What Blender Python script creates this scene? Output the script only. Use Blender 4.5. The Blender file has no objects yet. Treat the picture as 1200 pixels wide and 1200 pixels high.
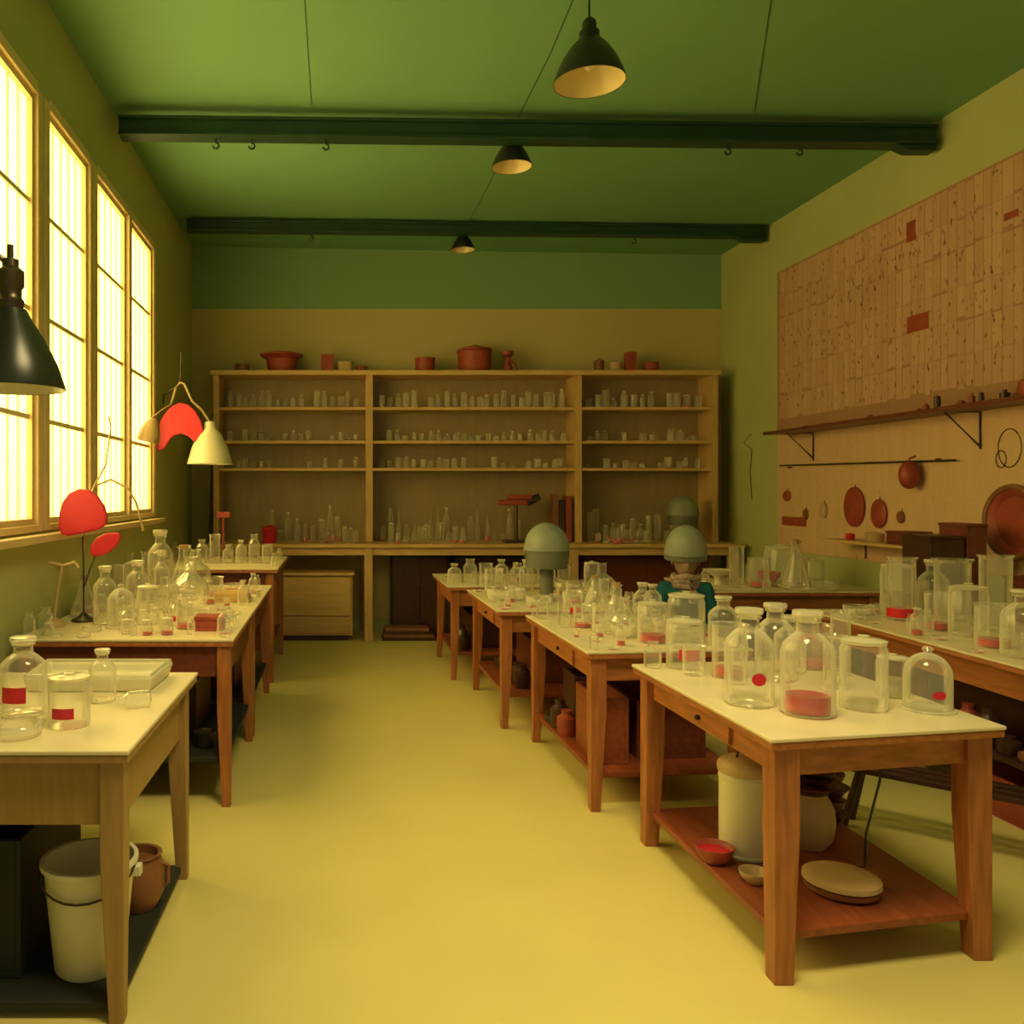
import bpy, bmesh, math, random
from mathutils import Vector, Matrix
random.seed(7)
COL = bpy.context.scene.collection
F, CX, CY, H = 1000.0, 395.0, 578.0, 1.62   # survey constants: focal, principal point, eye height

def on(px, py, z):
    y = (H - z) * F / (py - CY)
    return ((px - CX) / F * y, y)
def wx(px, y): return (px - CX) * y / F
def wz(py, y): return H - (py - CY) * y / F

# ------------------------------------------------------------------ materials
def nodes(name):
    m = bpy.data.materials.new(name); m.use_nodes = True
    nt = m.node_tree; b = nt.nodes["Principled BSDF"]
    return m, nt, b
def plain(name, col, rough=0.5, metal=0.0, var=0.12, scale=6.0, bump=0.0, stretch=(1,1,1)):
    m, nt, b = nodes(name)
    tc = nt.nodes.new("ShaderNodeTexCoord"); mp = nt.nodes.new("ShaderNodeMapping")
    mp.inputs["Scale"].default_value = stretch
    nz = nt.nodes.new("ShaderNodeTexNoise"); nz.inputs["Scale"].default_value = scale
    nz.inputs["Detail"].default_value = 4
    rp = nt.nodes.new("ShaderNodeValToRGB")
    rp.color_ramp.elements[0].position = 0.3; rp.color_ramp.elements[1].position = 0.7
    rp.color_ramp.elements[0].color = (*[c*(1-var) for c in col], 1)
    rp.color_ramp.elements[1].color = (*[min(1, c*(1+var)) for c in col], 1)
    L = nt.links.new
    L(tc.outputs["Object"], mp.inputs["Vector"]); L(mp.outputs[0], nz.inputs["Vector"])
    L(nz.outputs["Fac"], rp.inputs["Fac"]); L(rp.outputs["Color"], b.inputs["Base Color"])
    b.inputs["Roughness"].default_value = rough; b.inputs["Metallic"].default_value = metal
    if bump:
        bp = nt.nodes.new("ShaderNodeBump"); bp.inputs["Strength"].default_value = bump
        bp.inputs["Distance"].default_value = 0.01
        L(nz.outputs["Fac"], bp.inputs["Height"]); L(bp.outputs[0], b.inputs["Normal"])
    return m
def wood(name, c, var=0.25, stretch=(14, 14, 1.5), rough=0.42):
    return plain(name, c, rough, 0, var, 3.0, 0.05, stretch)

def glassmat(name, col, lo=0.10, hi=0.75):
    m, nt, b = nodes(name)
    b.inputs["Base Color"].default_value = (*col, 1); b.inputs["Roughness"].default_value = 0.15
    tr = nt.nodes.new("ShaderNodeBsdfTransparent"); tr.inputs[0].default_value = (0.98, 0.98, 0.96, 1)
    lw = nt.nodes.new("ShaderNodeLayerWeight"); lw.inputs[0].default_value = 0.45
    mr = nt.nodes.new("ShaderNodeMapRange")
    mr.inputs["From Min"].default_value = 0.18; mr.inputs["From Max"].default_value = 0.97
    mr.inputs["To Min"].default_value = lo; mr.inputs["To Max"].default_value = hi
    mx = nt.nodes.new("ShaderNodeMixShader"); L = nt.links.new
    gl = nt.nodes.new("ShaderNodeBsdfGlossy"); gl.inputs["Roughness"].default_value = 0.08
    gl.inputs["Color"].default_value = (1, .97, .88, 1)
    fr = nt.nodes.new("ShaderNodeMath"); fr.operation = 'MULTIPLY'; fr.inputs[1].default_value = 0.30
    fn = nt.nodes.new("ShaderNodeFresnel"); fn.inputs[0].default_value = 1.5
    ad = nt.nodes.new("ShaderNodeMath"); ad.operation = 'ADD'; ad.inputs[1].default_value = 0.02
    mx2 = nt.nodes.new("ShaderNodeMixShader")
    L(lw.outputs["Facing"], mr.inputs[0]); L(mr.outputs[0], mx.inputs[0])
    L(tr.outputs[0], mx.inputs[1]); L(b.outputs[0], mx.inputs[2])
    L(fn.outputs[0], fr.inputs[0]); L(fr.outputs[0], ad.inputs[0])
    L(ad.outputs[0], mx2.inputs[0]); L(mx.outputs[0], mx2.inputs[1]); L(gl.outputs[0], mx2.inputs[2])
    L(mx2.outputs[0], nt.nodes["Material Output"].inputs[0])
    return m

M = {}
M['wood'] = wood('orange_wood', (0.36, 0.125, 0.038))
M['woody'] = wood('orange_wood_long', (0.39, 0.14, 0.042), stretch=(14, 1.5, 14))
M['woodx'] = wood('orange_wood_cross', (0.39, 0.14, 0.042), stretch=(1.5, 14, 14))
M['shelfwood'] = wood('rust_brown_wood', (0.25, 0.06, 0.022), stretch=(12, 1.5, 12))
M['red_wood'] = wood('red_brown_wood', (0.15, 0.035, 0.018), stretch=(12, 1.5, 12))
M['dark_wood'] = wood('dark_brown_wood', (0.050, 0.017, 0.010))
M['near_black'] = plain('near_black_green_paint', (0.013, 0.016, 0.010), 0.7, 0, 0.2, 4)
M['tan_wood'] = wood('tan_wood', (0.58, 0.37, 0.14), var=0.12)
M['tan_woodx'] = wood('tan_wood_cross', (0.62, 0.41, 0.16), var=0.12, stretch=(1.5, 12, 12))
M['olive_wood'] = wood('warm_brown_painted_wood', (0.35, 0.21, 0.075), var=0.12)
M['back'] = wood('shelf_back_wood', (0.31, 0.235, 0.115), var=0.08, stretch=(5, 5, 1))
M['top'] = plain('cream_laminate', (0.76, 0.66, 0.42), 0.35, 0, 0.05, 5)
M['floor'] = plain('mustard_linoleum', (0.72, 0.62, 0.22), 0.42, 0, 0.05, 1.3)
M['ceil'] = plain('green_ceiling_paint', (0.17, 0.36, 0.17), 0.75, 0, 0.05, 0.8)
M['wall_l'] = plain('olive_wall_paint', (0.45, 0.47, 0.20), 0.8, 0, 0.06, 1.0)
M['wall_r'] = plain('yellow_green_wall_paint', (0.44, 0.47, 0.20), 0.8, 0, 0.06, 1.0)
M['beam'] = plain('dark_green_metal_paint', (0.012, 0.045, 0.025), 0.5, 0, 0.2, 4)
M['black'] = plain('black_enamel', (0.018, 0.022, 0.014), 0.3, 0, 0.2, 4)
M['lampin'] = plain('cream_enamel', (0.75, 0.60, 0.28), 0.4, 0, 0.05, 4)
M['white'] = plain('off_white_enamel', (0.72, 0.68, 0.48), 0.35, 0, 0.06, 5)
M['red'] = plain('red_enamel', (0.58, 0.014, 0.035), 0.45, 0, 0.12, 6)
M['brick'] = plain('terracotta_red', (0.32, 0.055, 0.030), 0.5, 0, 0.2, 8)
M['brown'] = plain('brown_clay', (0.23, 0.09, 0.035), 0.5, 0, 0.2, 8)
M['tan'] = plain('tan_ceramic', (0.52, 0.37, 0.18), 0.45, 0, 0.12, 8)
M['grey'] = plain('grey_green_paint', (0.25, 0.28, 0.21), 0.55, 0, 0.12, 7)
M['band'] = plain('dull_olive_band', (0.14, 0.15, 0.10), 0.5, 0, 0.08, 5)
M['metal'] = plain('dull_dark_metal', (0.10, 0.08, 0.05), 0.35, 0.8, 0.2, 6)
M['wframe'] = plain('window_frame_paint', (0.74, 0.57, 0.28), 0.5, 0, 0.06, 5)
M['munt'] = plain('muntin_paint', (0.90, 0.76, 0.46), 0.5, 0, 0.06, 5)
M['skin'] = plain('skin', (0.34, 0.22, 0.16), 0.55, 0, 0.05, 8)
M['eye'] = plain('eye_brown', (0.08, 0.05, 0.03), 0.4, 0, 0.05, 8)
M['lips'] = plain('lip_pink', (0.26, 0.10, 0.07), 0.5, 0, 0.05, 8)
M['teal'] = plain('teal_cloth', (0.006, 0.12, 0.14), 0.85, 0, 0.3, 20, 0.3)
M['scarf'] = plain('grey_pink_knit', (0.38, 0.27, 0.21), 0.9, 0, 0.4, 30, 0.4)
M['trouser'] = plain('dark_cloth', (0.03, 0.03, 0.03), 0.9, 0, 0.2, 20)
M['glass'] = glassmat('clear_glass', (0.90, 0.86, 0.66), 0.13, 0.85)
M['glass2'] = glassmat('small_shelf_glass', (0.80, 0.76, 0.55), 0.09, 0.68)
M['liq_red'] = plain('red_liquid', (0.60, 0.018, 0.03), 0.2, 0, 0.05, 5)
M['liq_pale'] = glassmat('pale_liquid', (0.80, 0.74, 0.48), 0.35, 0.6)
M['gstop'] = glassmat('frosted_glass_stopper', (0.86, 0.82, 0.60), 0.45, 0.85)
M['cork'] = plain('cork', (0.42, 0.25, 0.10), 0.8, 0, 0.2, 30)

mp_, nt_, b_ = nodes('frosted_window_glass')
tr_ = nt_.nodes.new("ShaderNodeBsdfTransparent"); tr_.inputs[0].default_value = (1, 0.96, 0.80, 1)
tl_ = nt_.nodes.new("ShaderNodeBsdfTranslucent"); tl_.inputs[0].default_value = (0.95, 0.90, 0.7, 1)
mx_ = nt_.nodes.new("ShaderNodeMixShader"); mx_.inputs[0].default_value = 0.50
nt_.links.new(tr_.outputs[0], mx_.inputs[1]); nt_.links.new(tl_.outputs[0], mx_.inputs[2])
nt_.links.new(mx_.outputs[0], nt_.nodes["Material Output"].inputs[0])
M['pane'] = mp_

m, nt, b = nodes('two_tone_wall_paint')
ge = nt.nodes.new("ShaderNodeNewGeometry"); sx = nt.nodes.new("ShaderNodeSeparateXYZ")
gt = nt.nodes.new("ShaderNodeMath"); gt.operation = 'GREATER_THAN'; gt.inputs[1].default_value = 3.80
mc = nt.nodes.new("ShaderNodeMix"); mc.data_type = 'RGBA'
mc.inputs[6].default_value = (0.52, 0.44, 0.20, 1); mc.inputs[7].default_value = (0.21, 0.36, 0.18, 1)
nt.links.new(ge.outputs["Position"], sx.inputs[0]); nt.links.new(sx.outputs[2], gt.inputs[0])
nt.links.new(gt.outputs[0], mc.inputs[0]); nt.links.new(mc.outputs[2], b.inputs["Base Color"])
b.inputs["Roughness"].default_value = 0.8
M['wall_b'] = m

def boardmat(name, c1, c2, cm, thr=.67):
    m, nt, b = nodes(name); L = nt.links.new
    ge = nt.nodes.new("ShaderNodeNewGeometry"); mp = nt.nodes.new("ShaderNodeMapping")
    mp.inputs["Scale"].default_value = (1, 9, 1.2)
    nz = nt.nodes.new("ShaderNodeTexNoise"); nz.inputs["Scale"].default_value = 1.5
    mp2 = nt.nodes.new("ShaderNodeMapping"); mp2.inputs["Scale"].default_value = (1, 40, 17)
    nz2 = nt.nodes.new("ShaderNodeTexNoise"); nz2.inputs["Scale"].default_value = 1.0; nz2.inputs["Detail"].default_value = 2
    r1 = nt.nodes.new("ShaderNodeValToRGB"); r1.color_ramp.elements[0].position = .35; r1.color_ramp.elements[1].position = .65
    r1.color_ramp.elements[0].color = (*c1, 1); r1.color_ramp.elements[1].color = (*c2, 1)
    r2 = nt.nodes.new("ShaderNodeValToRGB"); r2.color_ramp.elements[0].position = thr; r2.color_ramp.elements[1].position = thr+.06
    mx = nt.nodes.new("ShaderNodeMix"); mx.data_type = 'RGBA'; mx.inputs[7].default_value = (*cm, 1)
    L(ge.outputs["Position"], mp.inputs[0]); L(mp.outputs[0], nz.inputs["Vector"]); L(nz.outputs["Fac"], r1.inputs[0])
    L(ge.outputs["Position"], mp2.inputs[0]); L(mp2.outputs[0], nz2.inputs["Vector"]); L(nz2.outputs["Fac"], r2.inputs[0])
    L(r2.outputs[0], mx.inputs[0]); L(r1.outputs[0], mx.inputs[6]); L(mx.outputs[2], b.inputs["Base Color"])
    b.inputs["Roughness"].default_value = 0.8
    return m
M['board'] = boardmat('pin_board', (0.37, 0.20, 0.12), (0.40, 0.215, 0.13), (0.30, 0.14, 0.08))
M['board2'] = boardmat('pin_board_lower', (0.62, 0.41, 0.23), (0.66, 0.44, 0.25), (0.52, 0.30, 0.16))
M['paper1'] = boardmat('paper_strip_a', (0.52, 0.31, 0.20), (0.55, 0.33, 0.21), (0.20, 0.085, 0.05), .63)
M['paper2'] = boardmat('paper_strip_b', (0.50, 0.295, 0.185), (0.53, 0.315, 0.195), (0.20, 0.085, 0.05), .63)
M['paper3'] = boardmat('paper_strip_c', (0.55, 0.33, 0.21), (0.58, 0.35, 0.22), (0.20, 0.085, 0.05), .63)

# ------------------------------------------------------------------ geometry helper
class G:
    def __init__(s): s.v = []; s.f = []
    def add(s, vs, fs):
        o = len(s.v); s.v += [tuple(v) for v in vs]; s.f += [tuple(i+o for i in f) for f in fs]; return s
    def box(s, x0, x1, y0, y1, z0, z1):
        c = [(x0,y0,z0),(x1,y0,z0),(x1,y1,z0),(x0,y1,z0),(x0,y0,z1),(x1,y0,z1),(x1,y1,z1),(x0,y1,z1)]
        return s.add(c, [(0,3,2,1),(4,5,6,7),(0,1,5,4),(1,2,6,5),(2,3,7,6),(3,0,4,7)])
    def prism(s, pts, z0, z1, pts_top=None):
        n = len(pts); t = pts_top or pts
        vs = [(x,y,z0) for x,y in pts] + [(x,y,z1) for x,y in t]
        fs = [tuple(reversed(range(n))), tuple(range(n,2*n))] + [(i,(i+1)%n,n+(i+1)%n,n+i) for i in range(n)]
        return s.add(vs, fs)
    def stack(s, rings):
        n = len(rings[0][0]); vs = [(x,y,z) for pts,z in rings for x,y in pts]; fs = [tuple(reversed(range(n)))]
        for k in range(len(rings)-1):
            fs += [(k*n+i, k*n+(i+1)%n, (k+1)*n+(i+1)%n, (k+1)*n+i) for i in range(n)]
        fs.append(tuple(range((len(rings)-1)*n, len(rings)*n))); return s.add(vs, fs)
    def lathe(s, prof, c=(0,0,0), seg=24, mat=None):
        vs = []; fs = []; idx = []
        for r, z in prof:
            if r < 1e-5: idx.append([len(vs)]); vs.append((0,0,z))
            else:
                idx.append(list(range(len(vs), len(vs)+seg)))
                vs += [(r*math.cos(2*math.pi*k/seg), r*math.sin(2*math.pi*k/seg), z) for k in range(seg)]
        for a, b in zip(idx, idx[1:]):
            for k in range(seg):
                k2 = (k+1) % seg
                if len(a) == 1 and len(b) == 1: continue
                if len(a) == 1: fs.append((a[0], b[k2], b[k]))
                elif len(b) == 1: fs.append((a[k], a[k2], b[0]))
                else: fs.append((a[k], a[k2], b[k2], b[k]))
        if mat is not None: vs = [mat @ Vector(v) for v in vs]
        vs = [(v[0]+c[0], v[1]+c[1], v[2]+c[2]) for v in vs]
        return s.add(vs, fs)
    def tube(s, pts, r, seg=8):
        pts = [Vector(p) for p in pts]; rs = r if isinstance(r, (list, tuple)) else [r]*len(pts)
        vs = []; fs = []
        for i, p in enumerate(pts):
            d = (pts[min(i+1,len(pts)-1)] - pts[max(i-1,0)]).normalized()
            up = Vector((0,0,1)) if abs(d.z) < 0.9 else Vector((0,1,0))
            a = d.cross(up).normalized(); b = d.cross(a).normalized()
            vs += [p + (a*math.cos(2*math.pi*k/seg)+b*math.sin(2*math.pi*k/seg))*rs[i] for k in range(seg)]
        for i in range(len(pts)-1):
            for k in range(seg):
                k2 = (k+1)%seg; fs.append((i*seg+k, i*seg+k2, (i+1)*seg+k2, (i+1)*seg+k))
        fs.append(tuple(range(seg))); fs.append(tuple(reversed(range((len(pts)-1)*seg, len(pts)*seg))))
        return s.add(vs, fs)
    def ball(s, c, rx, ry=None, rz=None, seg=16, rings=10, mat=None):
        ry = ry or rx; rz = rz or rx
        prof = [(math.sin(math.pi*i/rings), -math.cos(math.pi*i/rings)) for i in range(rings+1)]
        prof[0] = (0,-1); prof[-1] = (0,1)
        mm = Matrix.Diagonal((rx,ry,rz)); mm = (mat @ mm) if mat is not None else mm
        return s.lathe(prof, c, seg, mm)
    def plate(s, outl, c, K, th):
        front = [(c[0]+a*K, c[1], c[2]-b*K) for a,b in outl]; back = [(p[0], p[1]+th, p[2]) for p in front]
        m_ = len(outl)
        return s.add(front+back, [tuple(range(m_)), tuple(reversed(range(m_,2*m_)))]+[(i,(i+1)%m_,m_+(i+1)%m_,m_+i) for i in range(m_)])
    def arc(s, r, z0, z1, a0, a1, n=8):
        vs = []; fs = []
        for i in range(n+1):
            a = a0+(a1-a0)*i/n
            vs += [(r*math.cos(a), r*math.sin(a), z0), (r*math.cos(a), r*math.sin(a), z1)]
        for i in range(n): fs.append((2*i, 2*i+2, 2*i+3, 2*i+1))
        return s.add(vs, fs)
    def obj(s, name, mat, parent=None, loc=(0,0,0), bevel=0, smooth=False, world=False):
        me = bpy.data.meshes.new(name)
        vs = s.v
        if world:
            o = parent.location if parent else Vector(loc)
            vs = [(v[0]-o[0], v[1]-o[1], v[2]-o[2]) for v in vs]
        me.from_pydata(vs, [], s.f); me.materials.append(M[mat] if isinstance(mat, str) else mat)
        bm = bmesh.new(); bm.from_mesh(me); bmesh.ops.recalc_face_normals(bm, faces=bm.faces); bm.to_mesh(me); bm.free()
        if smooth:
            for p in me.polygons: p.use_smooth = True
            try: me.set_sharp_from_angle(angle=math.radians(42))
            except Exception: pass
        ob = bpy.data.objects.new(name, me); COL.objects.link(ob)
        if parent: ob.parent = parent
        else: ob.location = loc
        if bevel:
            b = ob.modifiers.new('bevel', 'BEVEL'); b.width = bevel; b.segments = 2; b.limit_method = 'ANGLE'
        return ob

def tag(ob, label, cat, group=None, kind=None):
    ob["label"] = label; ob["category"] = cat
    if group: ob["group"] = group
    if kind: ob["kind"] = kind
    return ob
def thing(name, label, cat, loc, rz=0, group=None):
    e = bpy.data.objects.new(name, None); COL.objects.link(e); e.empty_display_size = 0.1
    e.location = loc; e.rotation_euler[2] = rz
    return tag(e, label, cat, group)
def dup(root, loc, rz=0, scale=None, label=None, group=None):
    def cp(o, par):
        n = o.copy(); COL.objects.link(n)
        if par: n.parent = par
        for c in o.children: cp(c, n)
        return n
    n = cp(root, None); n.location = loc; n.rotation_euler = (0, 0, rz)
    if scale: n.scale = scale
    if label: n["label"] = label
    if group: n["group"] = group
    return n
def struct(ob): ob["kind"] = "structure"; return ob

# ------------------------------------------------------------------ room shell
XL, XR, YB, Y0 = -1.72, 4.55, 10.10, -0.6
ZL, ZR = 4.54, 4.44
def zc(x): return ZL + (x-XL)/(XR-XL)*(ZR-ZL)
struct(G().box(XL-0.2, XR+0.2, Y0, YB+0.2, -0.1, 0).obj('floor', 'floor'))
g = G(); g.add([(XL-.2,Y0,zc(XL-.2)),(XR+.2,Y0,zc(XR+.2)),(XR+.2,YB+.2,zc(XR+.2)),(XL-.2,YB+.2,zc(XL-.2)),
                (XL-.2,Y0,4.8),(XR+.2,Y0,4.8),(XR+.2,YB+.2,4.8),(XL-.2,YB+.2,4.8)],
               [(0,3,2,1),(4,5,6,7),(0,1,5,4),(1,2,6,5),(2,3,7,6),(3,0,4,7)])
struct(g.obj('ceiling', 'ceil'))
struct(G().box(XL-.2, XR+.2, YB, YB+0.2, 0, 4.6).obj('wall_back', 'wall_b'))
struct(G().box(XR, XR+.2, Y0, YB, 0, 4.6).obj('wall_right', 'wall_r'))
WZ0, WZ1 = 1.40, 3.93
wins = [(3.1, 4.90, 2), (5.02, 5.93, 1), (6.03, 7.97, 2)]
g = G(); g.box(XL-.2, XL, Y0, YB, 0, WZ0); g.box(XL-.2, XL, Y0, YB, WZ1, 4.6)
ys = [Y0] + [v for w in wins for v in w[:2]] + [YB]
for i in range(0, len(ys), 2): g.box(XL-.2, XL, ys[i], ys[i+1], WZ0, WZ1)
struct(g.obj('wall_left', 'wall_l'))
for i, (a, b, ns) in enumerate(wins):
    e = bpy.data.objects.new('window_%d' % (i+1), None); COL.objects.link(e); e.location = (XL-0.06, (a+b)/2, WZ0); struct(e)
    fr = G(); t = 0.04; x0, x1 = XL-.07, XL+.02
    fr.box(x0, x1, a-.045, a+t, WZ0, WZ1); fr.box(x0, x1, b-t, b+.045, WZ0, WZ1)
    fr.box(x0, x1, a+t, b-t, WZ0, WZ0+t); fr.box(x0, x1, a+t, b-t, WZ1-t, WZ1+.03)
    if ns == 2: fr.box(x0, x1+.01, (a+b)/2-.045, (a+b)/2+.045, WZ0+t, WZ1-t)
    fr.obj('window_frame', 'wframe', e, world=True, bevel=.006)
    sw = (b-a)/ns
    for k in range(ns):
        s0, s1 = a+k*sw, a+(k+1)*sw
        sh = G(); tt = .035; q0, q1 = XL-.05, XL-.005
        s0 += t if k == 0 else .046; s1 -= t if k == ns-1 else .046
        z0, z1 = WZ0+t, WZ1-t
        sh.box(q0, q1, s0, s0+tt, z0, z1); sh.box(q0, q1, s1-tt, s1, z0, z1)
        sh.box(q0, q1, s0+tt, s1-tt, z0, z0+tt); sh.box(q0, q1, s0+tt, s1-tt, z1-tt, z1)
        sh.obj('sash', 'wframe', e, world=True)
        mu = G()
        for r in range(1, 4): zz = z0+(z1-z0)*r/4; mu.box(q0+.012, q1-.015, s0+tt, s1-tt, zz-.014, zz+.014)
        nb = 5
        for r in range(1, nb): yy = s0+tt+(s1-s0-2*tt)*r/nb; mu.box(q0+.014, q1-.020, yy-.005, yy+.005, z0+tt, z1-tt)
        mu.obj('muntin_grid', 'munt', e, world=True)
        G().box(XL-.036, XL-.034, s0+tt, s1-tt, z0+tt, z1-tt).obj('window_pane', 'pane', e, world=True)
struct(G().box(XL, XL+.10, 2.9, 8.05, WZ0-.055, WZ0-.012).obj('trim_1', 'wframe', bevel=.006))
struct(G().box(XL, XL+.025, Y0, YB, 0, .12).obj('baseboard_left', 'wall_l', bevel=.004))
struct(G().box(XR-.025, XR, Y0, YB, 0, .12).obj('baseboard_right', 'wall_r', bevel=.004))
struct(G().box(XL+.03, XR-.03, YB-.025, YB, 0, .12).obj('baseboard_back', 'wall_l', bevel=.004))

# beams
def beam(y, xl, xr, top_l, top_r, h, dpt, hooks, label):
    e = thing('ceiling_beam', label, 'beam', ((xl+xr)/2, y, top_l-h))
    g = G(); th = .022
    def bar(z_off0, z_off1, y0, y1):
        g.add([(xl,y0,top_l-z_off1),(xr,y0,top_r-z_off1),(xr,y1,top_r-z_off1),(xl,y1,top_l-z_off1),
               (xl,y0,top_l-z_off0),(xr,y0,top_r-z_off0),(xr,y1,top_r-z_off0),(xl,y1,top_l-z_off0)],
              [(0,3,2,1),(4,5,6,7),(0,1,5,4),(1,2,6,5),(2,3,7,6),(3,0,4,7)])
    bar(0, th, y-dpt/2, y+dpt/2); bar(h-th, h, y-dpt/2, y+dpt/2); bar(th, h-th, y-dpt*.32, y+dpt*.32)
    g.obj('beam_body', 'beam', e, world=True, bevel=.003)
    g = G(); g.prism([(xr-.20,y-dpt*.35),(xr-.002,y-dpt*.35),(xr-.002,y+dpt*.35),(xr-.20,y+dpt*.35)], top_r-h-.045, top_r-h,
                     [(xr-.30,y-dpt*.35),(xr-.002,y-dpt*.35),(xr-.002,y+dpt*.35),(xr-.30,y+dpt*.35)])
    g.obj('end_bracket', 'beam', e, world=True, bevel=.004)
    for hx in hooks:
        zt = top_l+(top_r-top_l)*(hx-xl)/(xr-xl)-h
        pts = [(hx, y, zt+.005), (hx, y, zt-.03)] + [(hx+.022*math.sin(a)*1.0, y, zt-.052+.022*math.cos(a)) for a in [k*math.pi/6 for k in range(0, 10)]]
        G().tube(pts, .008, 6).obj('hook', 'beam', e, world=True, smooth=True)
Yb1, Yb2 = 6.45, 9.0
beam(Yb1, -1.64, 4.50, wz(139,Yb1), wz(149,Yb1)-.005, .145, .15, [wx(p,Yb1) for p in (253,295,382,853,937)],
     'dark green steel ceiling beam with small hooks')
beam(Yb2, -1.58, 4.50, wz(259,Yb2), wz(266,Yb2), .115, .13, [wx(365,Yb2), wx(743,Yb2)], 'dark green steel ceiling beam over the shelving')

def pendant(x, y, zb, dia, ztop, label):
    r = dia/2; hh = dia*.64
    e = thing('pendant_lamp', label, 'lamp', (x, y, zb))
    G().lathe([(r,0),(r*1.0,.012),(r*.93,hh*.22),(r*.78,hh*.48),(r*.55,hh*.76),(r*.36,hh*.92),(r*.26,hh),(.0,hh)], seg=40).obj('lamp_shade','black',e,smooth=True)
    G().lathe([(r*.985,.002),(r*.9,hh*.22),(r*.75,hh*.46),(r*.5,hh*.74),(0,hh*.88)], seg=40).obj('shade_lining','lampin',e,smooth=True)
    G().ball((0,0,hh*.48), r*.18, None, r*.28).obj('bulb','white',e,smooth=True)
    G().lathe([(0,hh*.98),(r*.28,hh*.98),(r*.29,hh*1.12),(r*.2,hh*1.18),(r*.2,hh*1.34),(r*.12,hh*1.42),(0,hh*1.42)], seg=24).obj('lamp_cap','black',e,smooth=True)
    G().tube([(0,0,hh*1.4),(0,0,ztop-zb)], .006, 6).obj('cord','black',e)
    G().lathe([(0,ztop-zb-.05),(.045,ztop-zb-.05),(.05,ztop-zb),(0,ztop-zb)], seg=16).obj('ceiling_rose','black',e,smooth=True)
    return e
pendant(1.33, 4.5, wz(97,4.5), .37, zc(1.35), 'large black enamel pendant lamp with cream lining')
pendant(1.35, 6.6, wz(196,6.6), .305, zc(1.35), 'black enamel pendant lamp hanging beside the ceiling beam')
pendant(1.35, 9.16, wz(293,9.16), .25, zc(1.35), 'small black pendant lamp over the shelving')
def wire(pts, r, label, mat='black', name='electric_cable'):
    o = pts[0]; ob = G().tube([(p[0]-o[0],p[1]-o[1],p[2]-o[2]) for p in pts], r, 6).obj(name, mat, loc=o, smooth=True)
    return tag(ob, label, 'cable')
wire([(1.35,4.62,4.46),(1.35,5.4,4.40),(1.35,6.36,4.42)], .004, 'black electric cable strung below the green ceiling')
wire([(1.35,6.75,4.42),(1.35,7.4,4.36),(1.35,8.2,4.38),(1.35,8.92,4.42)], .004, 'black electric cable running between two beams')
wire([(-.19,Y0+.2,zc(-.19)-.002),(-.19,6.36,zc(-.19)-.002)], .002, 'thin dark wire fixed along the green ceiling')
wire([(2.2,4.2,zc(2.2)-.002),(3.11,6.36,zc(3.11)-.002)], .002, 'thin dark wire running diagonally on the green ceiling')

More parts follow.
